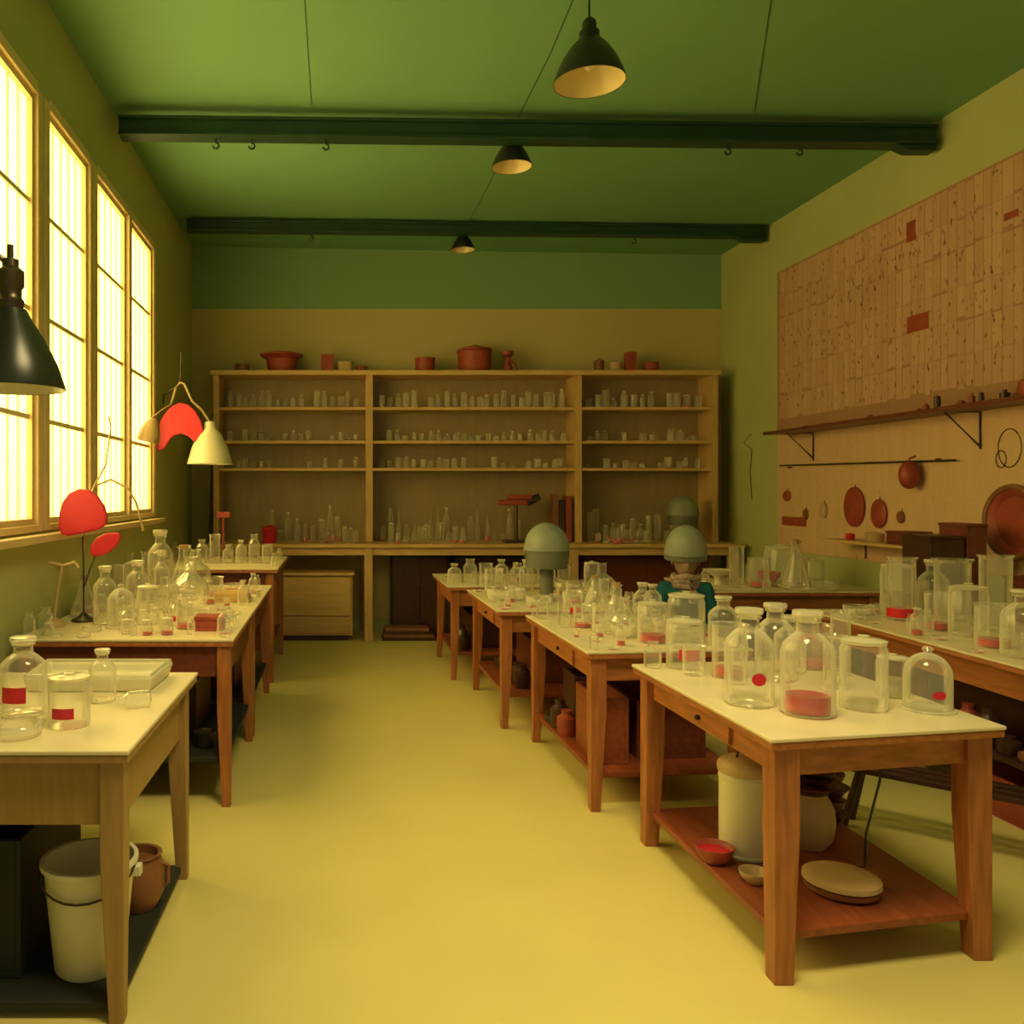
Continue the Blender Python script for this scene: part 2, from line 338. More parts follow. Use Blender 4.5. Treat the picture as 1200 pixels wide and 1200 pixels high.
# ------------------------------------------------------------------ tables
def lerp2(q, u, v):
    a, b, c, d = q
    return tuple((a[i]*(1-u)+b[i]*u)*(1-v) + (d[i]*(1-u)+c[i]*u)*v for i in (0,1))
def inset(q, du, dv): return [lerp2(q,du,dv), lerp2(q,1-du,dv), lerp2(q,1-du,1-dv), lerp2(q,du,1-dv)]
def cen(q): return (sum(p[0] for p in q)/4, sum(p[1] for p in q)/4)
def seg_prism(g, p, q, th, z0, z1):
    d = Vector((q[0]-p[0], q[1]-p[1])).normalized(); n = Vector((-d.y, d.x))*th/2
    g.prism([(p[0]+n.x,p[1]+n.y),(p[0]-n.x,p[1]-n.y),(q[0]-n.x,q[1]-n.y),(q[0]+n.x,q[1]+n.y)], z0, z1)
def table(q, z, label, legw=.075, apron=.12, shelf=.16, leg='wood', ap='woodx', topm='top', lip='woody', shelfm='shelfwood', drawer=None, over=.04, far_over=None, name='work_table', taper=.62):
    c = cen(q); e = thing(name, label, 'table', (c[0], c[1], 0))
    W = math.dist(q[0], q[1]); D = math.dist(q[0], q[3])
    g = G(); g.prism(q, z-.014, z); g.obj('table_surface', topm, e, world=True, bevel=.004)
    g = G(); g.prism(inset(q, .004, .003), z-.040, z-.015); g.obj('tabletop', lip, e, world=True, bevel=.004)
    du, dv = over/W, over/D; fo = (far_over or over)/D
    qi = [lerp2(q,du,dv), lerp2(q,1-du,dv), lerp2(q,1-du,1-fo), lerp2(q,du,1-fo)]
    ci = cen(qi); hw = legw/2
    cs = []
    for p in qi:
        sx = 1 if ci[0] > p[0] else -1; sy = 1 if ci[1] > p[1] else -1
        cs.append((p[0]+sx*hw, p[1]+sy*hw, sx, sy))
    for (x, y, sx, sy) in cs:
        g = G(); t = hw*taper
        full = [(x-hw,y-hw),(x+hw,y-hw),(x+hw,y+hw),(x-hw,y+hw)]
        ox, oy = x-sx*(hw-t), y-sy*(hw-t)
        bot = [(ox-t,oy-t),(ox+t,oy-t),(ox+t,oy+t),(ox-t,oy+t)]
        g.stack([(bot,0),(full,.5),(full,z-.0405)])
        g.obj('leg', leg, e, world=True, bevel=.004)
    for i in range(4):
        a, b = cs[i][:2], cs[(i+1)%4][:2]
        d = Vector((b[0]-a[0], b[1]-a[1])).normalized()*hw*.98
        g = G(); seg_prism(g, (a[0]+d.x,a[1]+d.y), (b[0]-d.x,b[1]-d.y), .028, z-.0405-apron, z-.0405)
        g.obj('apron', ap if i % 2 == 0 else ('woody' if ap == 'woodx' else ap), e, world=True, bevel=.003)
    if shelf:
        ins = [(cs[i][0]-cs[i][2]*hw*.3, cs[i][1]-cs[i][3]*hw*.3) for i in range(4)]
        G().prism(ins, shelf-.028, shelf).obj('lower_shelf', shelfm, e, world=True, bevel=.004)
    if drawer == 'side':
        a, b = cs[3][:2], cs[0][:2]
        m0 = (a[0]*.72+b[0]*.28-.02, a[1]*.72+b[1]*.28); m1 = (a[0]*.28+b[0]*.72-.02, a[1]*.28+b[1]*.72)
        g = G(); seg_prism(g, m0, m1, .018, z-.03-apron, z-.055); dr = g.obj('drawer', 'woody', e, world=True, bevel=.003)
        mx_, my_ = (m0[0]+m1[0])/2, (m0[1]+m1[1])/2
        G().ball((mx_-.018-c[0], my_-c[1], z-.04-apron/2), .011).obj('knob', 'dark_wood', dr, smooth=True)
    return e
T1 = [(1.41,2.77),(2.30,2.93),(2.29,4.12),(1.38,4.0)]
T2 = [(1.26,4.30),(2.14,4.38),(2.14,5.66),(1.24,5.62)]
T3 = [(1.09,5.82),(2.20,5.86),(2.20,7.15),(1.08,7.10)]
T4 = [(.95,7.35),(2.1,7.35),(2.1,8.5),(.95,8.5)]
R1 = [(3.02,6.95),(4.48,6.95),(4.48,8.1),(3.10,8.1)]
R2 = [(3.15,3.75),(4.50,3.75),(4.50,5.9),(3.22,5.9)]
L1 = [(-1.66,2.58),(-.63,2.58),(-.605,3.72),(-1.66,3.72)]
L2 = [(-1.66,4.38),(-.53,4.38),(-.53,5.62),(-1.66,5.62)]
L2b= [(-1.66,5.65),(-.53,5.65),(-.53,6.97),(-1.66,6.97)]
L3 = [(-1.64,7.25),(-.50,7.25),(-.50,8.65),(-1.64,8.65)]
ZT = .82
table(T1, ZT, 'orange wood work table with cream top and lower shelf', legw=.085, apron=.10, shelf=.16, drawer='side', over=.03, taper=.75)
table(T2, ZT, 'orange wood work table with cream top holding crates', legw=.08, apron=.12, shelf=.19, drawer='side', over=.03)
table(T3, ZT, 'wooden work table with cream top beside a seated person', legw=.075, apron=.12, shelf=.24, drawer='side', over=.04)
table(T4, ZT, 'wooden work table standing near the shelving', legw=.07, apron=.14, shelf=.24)
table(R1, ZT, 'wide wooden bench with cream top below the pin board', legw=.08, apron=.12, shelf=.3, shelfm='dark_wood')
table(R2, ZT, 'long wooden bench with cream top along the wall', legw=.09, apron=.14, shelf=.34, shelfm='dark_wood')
SL1 = .055
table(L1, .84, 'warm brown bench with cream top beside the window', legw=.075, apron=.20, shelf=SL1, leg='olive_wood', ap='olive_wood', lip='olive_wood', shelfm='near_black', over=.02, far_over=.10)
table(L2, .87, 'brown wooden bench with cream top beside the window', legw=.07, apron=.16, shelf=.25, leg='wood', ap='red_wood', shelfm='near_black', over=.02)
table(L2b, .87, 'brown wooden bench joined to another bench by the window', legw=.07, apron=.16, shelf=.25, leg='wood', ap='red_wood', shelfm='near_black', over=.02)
table(L3, .98, 'tall wooden side table near the shelving', legw=.07, apron=.12, shelf=.3, ap='red_wood')

# ------------------------------------------------------------------ back workbench and shelving
e = thing('workbench', 'long built-in wooden counter beneath the glassware shelving', 'workbench', (1.4, 9.7, 0))
G().box(-1.5, 4.45, 9.3, 10.07, 1.025, 1.065).obj('countertop', 'tan_woodx', e, world=True, bevel=.005)
for x in (-1.45, .30, 2.55, 4.3): G().box(x, x+.09, 9.33, 9.42, 0, 1.025).obj('leg', 'tan_wood', e, world=True, bevel=.004)
for x in (-1.45, .30, 2.55, 4.3): G().box(x, x+.09, 9.95, 10.04, 0, 1.025).obj('leg', 'tan_wood', e, world=True, bevel=.004)
G().box(-1.4, 4.35, 9.35, 9.375, .94, 1.025).obj('apron', 'tan_woodx', e, world=True, bevel=.003)

bz = 1.066
e = thing('bookcase', 'wide tan wooden open shelving with three bays of glassware', 'shelving', (1.45, 9.86, bz))
G().box(-1.36, 4.27, 10.03, 10.06, bz, 2.96).obj('back_panel', 'back', e, world=True)
for x0, x1 in ((-1.40,-1.335),(.325,.405),(2.69,2.77),(4.245,4.31)):
    G().box(x0, x1, 9.65, 10.06, bz, 2.955).obj('side_panel', 'tan_wood', e, world=True, bevel=.003)
G().box(-1.43, 4.34, 9.63, 10.07, 2.956, 3.01).obj('top_board', 'tan_woodx', e, world=True, bevel=.004)
bays = [(-1.335,.325),(.405,2.69),(2.77,4.245)]
SZ = [2.595, 2.215, 1.905]
for a, b in bays:
    for z in SZ: G().box(a+.001, b-.001, 9.66, 10.028, z-.032, z).obj('shelf_board', 'tan_woodx', e, world=True, bevel=.002)

e = thing('drawer_cabinet', 'tan wooden cabinet with two plain drawers under the counter', 'cabinet', (-.25, 9.55, 0))
G().box(-.68, .17, 9.36, 9.93, .06, .72).obj('cabinet_body', 'tan_wood', e, world=True, bevel=.004)
G().box(-.70, .19, 9.31, 9.94, .721, .75).obj('cabinet_top', 'tan_woodx', e, world=True, bevel=.004)
G().box(-.62, .12, 9.40, 9.9, 0, .059).obj('plinth', 'dark_wood', e, world=True)
for k, (z0, z1) in enumerate(((.28,.70),(.09,.265))):
    G().box(-.655, .145, 9.340, 9.3595, z0, z1).obj('drawer', 'tan_woodx', e, world=True, bevel=.003)
def openbox(name, label, cat, x0, x1, y0, y1, z0, z1, mat, t=.02, lidz=False, rz=0, group=None):
    e = thing(name, label, cat, ((x0+x1)/2, (y0+y1)/2, z0), rz, group)
    hx, hy, h = (x1-x0)/2, (y1-y0)/2, z1-z0
    g = G(); g.box(-hx, hx, -hy, hy, 0, t); g.box(-hx, -hx+t, -hy, hy, t, h); g.box(hx-t, hx, -hy, hy, t, h)
    g.box(-hx+t, hx-t, -hy, -hy+t, t, h); g.box(-hx+t, hx-t, hy-t, hy, t, h)
    g.obj('box_body', mat, e, bevel=.003)
    if lidz: G().box(-hx-.006, hx+.006, -hy-.006, hy+.006, h+.0005, h+.02).obj('lid', mat, e, bevel=.003)
    return e
def cupboard(x0, x1, y0, y1, z1, label, mat='dark_wood'):
    e = thing('cupboard', label, 'cabinet', ((x0+x1)/2, (y0+y1)/2, 0))
    G().box(x0, x1, y0+.02, y1, 0, z1).obj('cabinet_body', mat, e, world=True, bevel=.004)
    xm = (x0+x1)/2
    for a, b, kx in ((x0+.01, xm-.003, xm-.04), (xm+.003, x1-.01, xm+.04)):
        d = G().box(a, b, y0, y0+.0195, .05, z1-.03).obj('door', mat, e, world=True, bevel=.003)
        G().ball((kx-(x0+x1)/2, y0-.012-(y0+y1)/2, z1*.6), .014).obj('knob', 'metal', d, smooth=True)
cupboard(.62, 1.25, 9.62, 10.0, .93, 'dark brown cupboard beneath the counter')
cupboard(1.32, 2.45, 9.62, 10.0, .93, 'dark brown double cupboard beneath the counter')
cupboard(2.8, 4.2, 9.62, 10.0, .93, 'dark red-brown cupboard beneath the counter', 'red_wood')
for i in range(4):
    tag(G().box(-.3+.01*i, .3-.03*i, -.11, .11, 0, .035).obj('wooden_board', 'brown' if i%2 else 'dark_wood', loc=(.80, 9.47, .0+.0355*i), bevel=.003),
        'flat wooden board stacked on the floor under the counter', 'board', 'boards stacked under the counter')
tag(G().add([(-.02,-.01,0),(.02,-.01,0),(.02,.01,0),(-.02,.01,0),(-.0,.2,1.5),(.04,.2,1.5),(.04,.22,1.5),(0,.22,1.5)],
   [(0,3,2,1),(4,5,6,7),(0,1,5,4),(1,2,6,5),(2,3,7,6),(3,0,4,7)]).obj('wooden_plank', 'dark_wood', loc=(-1.47, 9.87, 1.066), bevel=.002),
   'dark narrow plank leaning against the wall beside the shelving', 'plank')

# ------------------------------------------------------------------ glassware
def bottle(e, gm):
    G().lathe([(0,0),(.44,0),(.5,.03),(.5,.60),(.46,.67),(.30,.755),(.21,.79),(.20,.88),(.25,.89),(.25,.91),(.2,.915)]).obj('bottle_body', gm, e, smooth=True)
    G().lathe([(0,.885),(.16,.885),(.18,.918),(.27,.93),(.29,.955),(.28,.99),(0,1.0)]).obj('stopper', 'gstop', e, smooth=True)
def jar(e, gm):
    G().lathe([(0,0),(.47,0),(.5,.03),(.5,.80),(.46,.86),(.46,.88)]).obj('jar_body', gm, e, smooth=True)
    G().lathe([(0,.885),(.48,.885),(.49,.93),(.34,.955),(.10,.962),(.08,.975),(.13,.99),(.1,1.0),(0,1.0)]).obj('lid', 'gstop', e, smooth=True)
def beaker(e, gm):
    G().lathe([(0,0),(.45,0),(.48,.03),(.48,.93),(.5,.98),(.53,1.0),(.5,.99)]).obj('beaker_body', gm, e, smooth=True)
def cylinder(e, gm):
    G().lathe([(0,0),(.48,0),(.5,.02),(.44,.04),(.40,.06),(.40,.95),(.47,1.0)]).obj('cylinder_body', gm, e, smooth=True)
def flask(e, gm):
    G().lathe([(0,0),(.46,0),(.5,.03),(.49,.08),(.34,.40),(.18,.68),(.155,.78),(.155,.93),(.21,.95),(.21,.97)]).obj('flask_body', gm, e, smooth=True)
    G().lathe([(0,.90),(.13,.90),(.15,1.0),(0,1.0)]).obj('stopper', 'cork', e, smooth=True)
def round_flask(e, gm):
    p = [(0,0)]+[(.5*math.sin(a), .34-.34*math.cos(a)) for a in [math.pi*k/12 for k in range(2,11)]]+[(.16,.70),(.15,.96),(.2,1.0)]
    G().lathe(p).obj('flask_body', gm, e, smooth=True)
def bell(e, gm):
    p = [(.52,0),(.5,.02),(.5,.55)]+[(.5*math.cos(a), .55+.36*math.sin(a)) for a in [math.pi/2*k/7 for k in range(1,7)]]+[(.07,.915),(.12,.96),(.08,1.0),(0,1.0)]
    G().lathe(p).obj('jar_dome', gm, e, smooth=True)
    G().lathe([(0,.0),(.56,.0),(.57,.03),(.53,.035),(0,.03)]).obj('base_dish', 'gstop', e, smooth=True)
def dish(e, gm):
    G().lathe([(0,0),(.46,0),(.49,.1),(.5,.95),(.47,1.0),(.45,.9),(.44,.15),(0,.12)]).obj('dish_body', gm, e, smooth=True)
def vial(e, gm):
    G().lathe([(0,0),(.42,0),(.5,.05),(.5,.7),(.3,.82),(.3,.97),(.36,1.0)], seg=16).obj('vial_body', gm, e, smooth=True)
KIND = {'bottle':(bottle,'glass_bottle','bottle'), 'jar':(jar,'glass_jar','jar'), 'beaker':(beaker,'beaker','beaker'),
        'cylinder':(cylinder,'measuring_cylinder','cylinder'), 'flask':(flask,'conical_flask','flask'), 'round':(round_flask,'round_flask','flask'),
        'bell':(bell,'bell_jar','bell jar'), 'dish':(dish,'glass_dish','dish'), 'vial':(vial,'glass_vial','vial')}
DESC = {'bottle':'stoppered bottle','jar':'lidded jar','beaker':'glass beaker','cylinder':'measuring cylinder',
        'flask':'conical flask','round':'round flask','bell':'bell jar','dish':'glass dish','vial':'glass vial'}
VAR = {'':'', 'red':' holding red liquid','dot':' with round label','lab':' with red label','pale':' half full'}
proto = {}
def glassware(kind, var, loc, w, h, where, group, small=False, rz=None):
    key = (kind, var, small)
    label = DESC[kind]+VAR[var]+' '+where
    rz = random.uniform(-.15,.15) if rz is None else rz
    if key in proto: return dup(proto[key], loc, rz, (w,w,h), label, group)
    fn, nm, cat = KIND[kind]
    e = thing(nm, label, cat, loc, rz, group); e.scale = (w,w,h)
    fn(e, 'glass2' if small else 'glass')
    face = -math.pi/2
    if var == 'red': G().lathe([(0,.03),(.40,.03),(.42,.05),(.40,.19),(0,.19)]).obj('liquid','liq_red',e,smooth=True)
    if var == 'pale': G().lathe([(0,.03),(.44,.03),(.45,.06),(.45,.42),(0,.42)]).obj('liquid','liq_pale',e,smooth=True)
    if var == 'lab': G().arc(.507,.20,.40,face-.55,face+.55).obj('paper_label','red',e,smooth=True)
    if var == 'dot':
        g = G(); vs=[(.507*math.cos(face), .507*math.sin(face), .30)]; n=16
        for k in range(n):
            t = 2*math.pi*k/n; a = face+.30*math.cos(t); vs.append((.508*math.cos(a), .508*math.sin(a), .30+.065*math.sin(t)))
        g.add(vs, [(0,k+1,(k+1)%n+1) for k in range(n)]); g.obj('paper_label','red',e,smooth=True)
    proto[key] = e
    return e
def put(lst, z, where, group, q, obst=(), fill=0, kinds=('vial','dish','beaker','bottle','dish','jar'), reds=.45, smax=.075):
    it = []
    for kind, var, px, py, w, h in lst:
        x, y = on(px, py, z); it.append([x, y, w*y/F/2*1.12+.003, kind, var, w*y/F, h*y/F])
    def clamp(a, sl=.02):
        r = a[2]+sl
        t = min(1, max(0, (a[1]-q[0][1])/(q[3][1]-q[0][1])))
        xl = q[0][0]*(1-t)+q[3][0]*t; xr = q[1][0]*(1-t)+q[2][0]*t
        u = min(1, max(0, (a[0]-xl)/(xr-xl)))
        yn = q[0][1]*(1-u)+q[1][1]*u; yf = q[3][1]*(1-u)+q[2][1]*u
        a[0] = min(max(a[0], xl+r), xr-r); a[1] = min(max(a[1], yn+r), yf-r)
    for _ in range(150):
        for i in range(len(it)):
            for j in range(i):
                a, b = it[i], it[j]; dx, dy = a[0]-b[0], a[1]-b[1]; d = math.hypot(dx,dy) or 1e-4; m_ = a[2]+b[2]
                if d < m_:
                    s_ = (m_-d)/2/d; a[0]+=dx*s_; a[1]+=dy*s_; b[0]-=dx*s_; b[1]-=dy*s_
            for ox, oy, r in obst:
                a = it[i]; dx, dy = a[0]-ox, a[1]-oy; d = math.hypot(dx,dy) or 1e-4
                if d < r+a[2]: s_ = (r+a[2]-d)/d; a[0]+=dx*s_; a[1]+=dy*s_
            clamp(it[i])
    tries = 0
    while fill > 0 and tries < 3000:
        tries += 1
        k = random.choice(kinds); w = random.uniform(.035, smax); h = {'dish':w*.3,'vial':w*2.0,'beaker':w*1.2,'bottle':w*2.3,'jar':w*1.4}.get(k, w*1.8)
        if k == 'dish': w *= 1.5
        r = w/2*1.1+.004; a = [random.uniform(min(p[0] for p in q),max(p[0] for p in q)), random.uniform(q[0][1],q[3][1]), r, k, 'red' if (random.random()<reds and k in('beaker','jar','dish','bottle')) else '', w, h]
        clamp(a)
        if any(math.hypot(a[0]-b[0],a[1]-b[1]) < a[2]+b[2] for b in it) or any(math.hypot(a[0]-o[0],a[1]-o[1]) < a[2]+o[2] for o in obst): continue
        it.append(a); fill -= 1
    for x, y, r, kind, var, w, h in it:
        glassware(kind, var, (x, y, z+.0005), w, h, where, group)

put([('bottle','dot',883,826,54,114),('bottle','red',941,836,58,122),('jar','',1012,830,50,86),('bell','dot',1087,832,50,74),
     ('jar','pale',1046,816,34,50),('cylinder','',978,806,30,62),('bottle','',905,796,44,90),('beaker','red',842,792,40,62),
     ('jar','lab',799,782,42,60),('bottle','',938,786,34,66),('beaker','red',985,785,40,52),('vial','',768,782,20,30),
     ('cylinder','',1010,790,26,74),('vial','',862,800,20,36),('beaker','',820,788,26,34)],
    ZT, 'on the table above canisters', 'glassware on the table above canisters', T1)
put([('jar','',812,755,42,60),('jar','red',775,752,34,50),('round','',740,748,34,48),('beaker','',708,742,26,36),('vial','',690,728,16,28),
     ('flask','',724,728,30,44),('beaker','lab',668,722,24,30),('vial','',650,722,14,26),('bottle','',752,728,22,46),('bottle','',838,760,34,60),
     ('dish','',790,735,44,12),('cylinder','',708,722,14,44),('beaker','red',680,735,22,26),('vial','',664,735,14,20),('bottle','',775,722,20,38)],
    ZT, 'on the table with crates', 'glassware on the table with crates', T2, fill=20)
put([('dish','',600,702,46,12),('beaker','',576,690,22,26),('vial','',592,688,14,22),('round','',705,700,34,40),('jar','',690,690,18,34),
     ('bottle','',612,690,16,36),('beaker','red',668,706,22,26),('flask','',690,708,26,34),('dish','',632,708,30,10),('vial','',718,710,14,28)],
    ZT, 'on the table with a helmet', 'glassware on the table with a helmet', T3, obst=[(1.56,6.35,.13)], fill=20)
put([(('bottle','vial','beaker')[i%3],'',px,684,16,24+5*(i%2)) for i,px in enumerate((540,556,574,590,606,622,650,666))],
    ZT, 'on the table near the shelving', 'glassware on the table near the shelving', T4, fill=12)
put([('cylinder','',868,688,20,48),('beaker','red',892,688,24,34),('jar','',938,688,36,50),('flask','',962,690,30,58),('bell','',918,684,26,40),
     ('jar','',985,688,24,34),('vial','',880,684,12,30),('dish','',1003,690,30,10)],
    ZT, 'on the bench with the funnel', 'glassware on the bench with the funnel', [R1[0],(4.2,6.95),(4.2,8.1),R1[3]], obst=[(3.35,7.5,.13),(3.9,7.7,.11)], fill=14)
put([('cylinder','red',1066,724,36,72),('bottle','',1103,724,32,70),('beaker','red',1100,738,30,44),('cylinder','',1150,726,44,74),('jar','',1135,745,40,62),
     ('dish','',1045,722,34,10),('cylinder','',1190,738,40,88),('beaker','red',1165,758,40,50),('jar','pale',1178,722,34,64),('dish','red',1032,716,26,8),('vial','',1085,740,16,26),('bottle','',1200,770,46,80)],
    ZT, 'on the long wall bench', 'glassware on the long wall bench', [R2[0],(4.08,3.75),(3.86,5.9),R2[3]], obst=[(4.02,5.72,.24)], fill=20)
put([('bottle','lab',24,838,54,92),('jar','lab',81,850,48,62),('bottle','',120,822,32,62),('dish','',20,862,56,16),('round','',-20,850,50,70)],
    .84, 'on the bench with a tray', 'glassware on the bench with a tray', [(-1.62,2.58),(-.64,2.58),(-.66,3.30),(-1.62,3.30)])
v = glassware('vial','',(-.68,3.12,.84+.031),.06,.12,'lying on its side on the bench','glassware on the bench with a tray', rz=0); v.rotation_euler=(0,-math.pi/2,.3)
lx, ly = wx(98,5.0), 5.0
sx_, sy_ = on(70, 735, .87); sx_ -= .04; sy_ += .02
bx_, by_ = on(253, 738, .87); bx_ -= .03
put([('bottle','',115,730,28,68),('bell','',146,734,32,50),('jar','',174,732,26,48),('cylinder','',193,732,14,46),('vial','lab',207,734,18,32),
     ('beaker','lab',236,734,22,20),('beaker','red',218,736,20,30),('flask','',68,728,36,50),('dish','red',92,718,34,12),('vial','',40,735,16,26),
     ('round','',225,712,44,62),('bottle','',155,716,28,60),('cylinder','',133,716,16,54),('dish','',262,728,30,8),('bottle','',192,714,20,70)],
    .87, 'on the bench with the red lamp', 'glassware on the bench with the red lamp', L2, obst=[(lx,ly,.10),(sx_,sy_,.08),(bx_,by_,.10)], fill=34)
put([('cylinder','',175,706,22,60),('bottle','',190,698,30,78),('flask','',212,695,36,56),('round','',228,690,38,46),('jar','',160,700,22,44),
     ('beaker','red',250,698,24,22),('dish','red',272,692,30,8),('vial','',150,692,12,44),('dish','',292,700,26,8),('beaker','',205,706,20,30)],
    .87, 'on the bench with stacked slabs', 'glassware on the bench with stacked slabs', L2b, obst=[(wx(272,5.95),5.95,.17)], fill=28)
put([(('bottle','vial','beaker','bottle')[i%4],'',px,660,13,22+6*((i*7)%3)) for i,px in enumerate((222,240,254,268,282,296,308))],
    .98, 'on the tall side table', 'glassware on the tall side table', L3, obst=[(wx(262,8.3),8.3,.09)], fill=12)

def row(a, b, n, z, hmin, hmax, tag_, kinds, y=9.82, red=0.0, wmax=.11, skip=.0):
    stp = (b-a-.12)/n
    for i in range(n):
        x = a+.06+stp*(i+.5)+random.uniform(-.08,.08)*stp; h = random.uniform(hmin, hmax); w = min(stp*.76, random.uniform(.055, wmax))
        if random.random() < skip: continue
        var = 'red' if random.random() < red else ''
        glassware(random.choice(kinds), var, (x, y+random.uniform(-.07,.07), z+.0005), w, h, tag_, 'glassware on the shelving', small=True)
for (a, b), n in zip(bays, (17, 23, 13)):
    red = .35 if a > 2 else 0
    row(a, b, n, SZ[0], .11, .22, 'on the top shelf', ['vial','bottle','beaker','jar'], red=red, skip=.04)
    row(a, b, n, SZ[1], .06, .15, 'on the second shelf', ['vial','beaker','bottle','dish'], red=red*.3, skip=.2)
    row(a, b, n, SZ[2], .05, .14, 'on the lowest shelf', ['vial','beaker','jar','dish'], red=red*.3, skip=.25)
row(-.85, .30, 11, 1.065, .12, .42, 'on the shelving counter', ['bottle','jar','flask','beaker'], y=9.80, red=.25, wmax=.14)
row(-.2, .3, 6, 1.065, .10, .2, 'on the shelving counter', ['beaker','jar','vial'], y=9.5, red=.3)
row(.42, 2.2, 18, 1.065, .10, .40, 'on the shelving counter', ['bottle','jar','flask','vial','round'], y=9.86, red=.3, wmax=.12)
row(.5, 1.5, 11, 1.065, .06, .24, 'on the shelving counter', ['beaker','jar','vial'], y=9.47, red=.5)
row(2.8, 4.1, 12, 1.065, .12, .38, 'on the shelving counter', ['bottle','jar','beaker'], y=9.86, red=.5, wmax=.13)
row(2.8, 3.5, 7, 1.065, .08, .22, 'on the shelving counter', ['beaker','jar','vial'], y=9.44, red=.5)

# ------------------------------------------------------------------ ceramic and enamel things
def lthing(name, label, cat, parts, loc, group=None, rz=0, seg=28):
    e = thing(name, label, cat, loc, rz, group)
    for pn, pr, m in parts: G().lathe(pr, seg=seg).obj(pn, m, e, smooth=True)
    return e
zt = 3.011; yt = 9.82
def pot(px, w, h, mat, label, lid=True, name='pot', y=yt, z=zt, x=None):
    w = w*y/F/2; h = h*y/F
    ps = [('pot_body', [(0,0),(w*.8,0),(w*.95,h*.15),(w*.98,h*.7),(w*1.02,h*.74),(w*.96,h*.75)] + ([] if lid else [(w*.9,h*.7),(w*.8,h*.1),(0,h*.08)]), mat)]
    if lid: ps.append(('lid', [(0,h*.755),(w*1.03,h*.755),(w*1.0,h*.84),(w*.5,h*.93),(w*.14,h*.95),(w*.16,h),(0,h)], mat))
    return lthing(name, label, 'pot', ps, (wx(px,y) if x is None else x, y, z))
lthing('brimmed_bowl', 'wide terracotta bowl with a flat brim on the shelving top', 'bowl',
       [('bowl_body', [(0,0),(.13,0),(.165,.05),(.175,.14),(.25,.185),(.25,.20),(.2,.215),(.12,.225),(0,.225)], 'brick')], (wx(330,yt),yt,zt))
pot(284, 18, 12, 'brown', 'small brown dish on the shelving top', False, 'dish')
openbox('box', 'small red box on the shelving top', 'box', wx(376,yt), wx(391,yt), yt-.07, yt+.07, zt, zt+.2, 'brick')
pot(405, 20, 15, 'tan', 'small tan lidded pot on the shelving top'); pot(424, 14, 9, 'brown', 'small brown dish on the shelving top', False, 'dish')
pot(498, 24, 22, 'brick', 'round red drum-shaped pot on the shelving top', False, 'pot')
pot(556, 40, 32, 'brick', 'large lidded red casserole on the shelving top', True, 'casserole')
e = thing('clay_funnel', 'red-brown clay funnel standing on the shelving top', 'funnel', (wx(595,yt), yt, zt))
G().lathe([(0,0),(.06,0),(.05,.06),(.025,.12),(.03,.17),(.07,.2),(.075,.24),(0,.24)]).obj('funnel_body','brick',e,smooth=True)
G().tube([(.02,0,.14),(.08,0,.10),(.10,0,.03)], .018, 8).obj('spout','brick',e,smooth=True)
pot(702, 12, 16, 'brown', 'small brown pot on the shelving top'); pot(722, 14, 14, 'tan', 'small tan pot on the shelving top')
openbox('box', 'narrow upright red box on the shelving top', 'box', wx(733,yt), wx(744,yt), yt-.06, yt+.06, zt, zt+.23, 'brick')
pot(763, 18, 15, 'brick', 'small round red pot on the shelving top', False)
e = thing('optical_instrument', 'red-brown measuring instrument raised on a wooden stand', 'instrument', (wx(605,9.58), 9.58, 1.0655))
G().box(-.14,.14,-.09,.09,0,.03).obj('base','dark_wood',e,bevel=.004)
G().tube([(0,0,.03),(0,0,.42)], .02, 10).obj('pillar','metal',e,smooth=True)
G().box(-.2,.12,-.06,.06,.42,.48).box(-.1,.17,-.05,.05,.481,.54).obj('instrument_body','brick',e,bevel=.015)
G().tube([(.12,0,.45),(.26,0,.52)], [.045,.04], 14).obj('eyepiece','metal',e,smooth=True)
for px, h, m in ((650,.55,'brown'),(657.5,.48,'dark_wood'),(665,.52,'brick')):
    tag(G().box(-.03,.03,-.09,.09,0,h).box(-.033,-.029,-.088,.088,.03,h-.03).obj('wooden_block', m, loc=(wx(px,9.7),9.72,1.0655), bevel=.006), 'upright wooden block standing on the shelving counter', 'block', 'blocks on the shelving counter')
e = thing('mallet', 'red-handled mallet standing on the tall side table', 'mallet', (wx(262,8.3), 8.3, .9805))
G().tube([(0,0,.0),(0,0,.40)], .014, 8).obj('handle','brick',e,smooth=True)
G().box(-.07,.07,-.03,.03,.4,.46).obj('mallet_head','brick',e,bevel=.01)
pot(316, 18, 22, 'red', 'small red lidded pot on the shelving counter', True, 'pot', 9.5, 1.0655)

# black lamp on wall arm
y = 2.9; x = wx(12,y); zb = wz(456,y)
e = thing('wall_lamp', 'black enamel lamp on a jointed arm beside the window', 'lamp', (x, y, zb))
r = .18
G().lathe([(r,0),(r,.01),(r*.86,.085),(r*.62,.175),(r*.40,.235),(r*.3,.27),(0,.275)], seg=40).obj('lamp_shade','black',e,smooth=True)
G().lathe([(r*.985,.001),(r*.84,.085),(r*.59,.17),(.04,.24),(0,.242)], seg=40).obj('shade_lining','white',e,smooth=True)
G().lathe([(0,.27),(.042,.27),(.046,.30),(.038,.31),(.038,.34),(.046,.35),(.046,.40),(.028,.415),(.026,.44),(.011,.445),(.011,.49),(0,.49)], seg=24).obj('lamp_socket','metal',e,smooth=True)
G().tube([(0,0,.42),(-.12,-.05,.52),(-.35,-.12,.50),(XL-x+.02,-.15,.42)], .011, 8).obj('arm','metal',e,smooth=True)
G().box(XL-x+.001,XL-x+.025,-.2,-.1,.36,.48).obj('wall_plate','metal',e,bevel=.004)

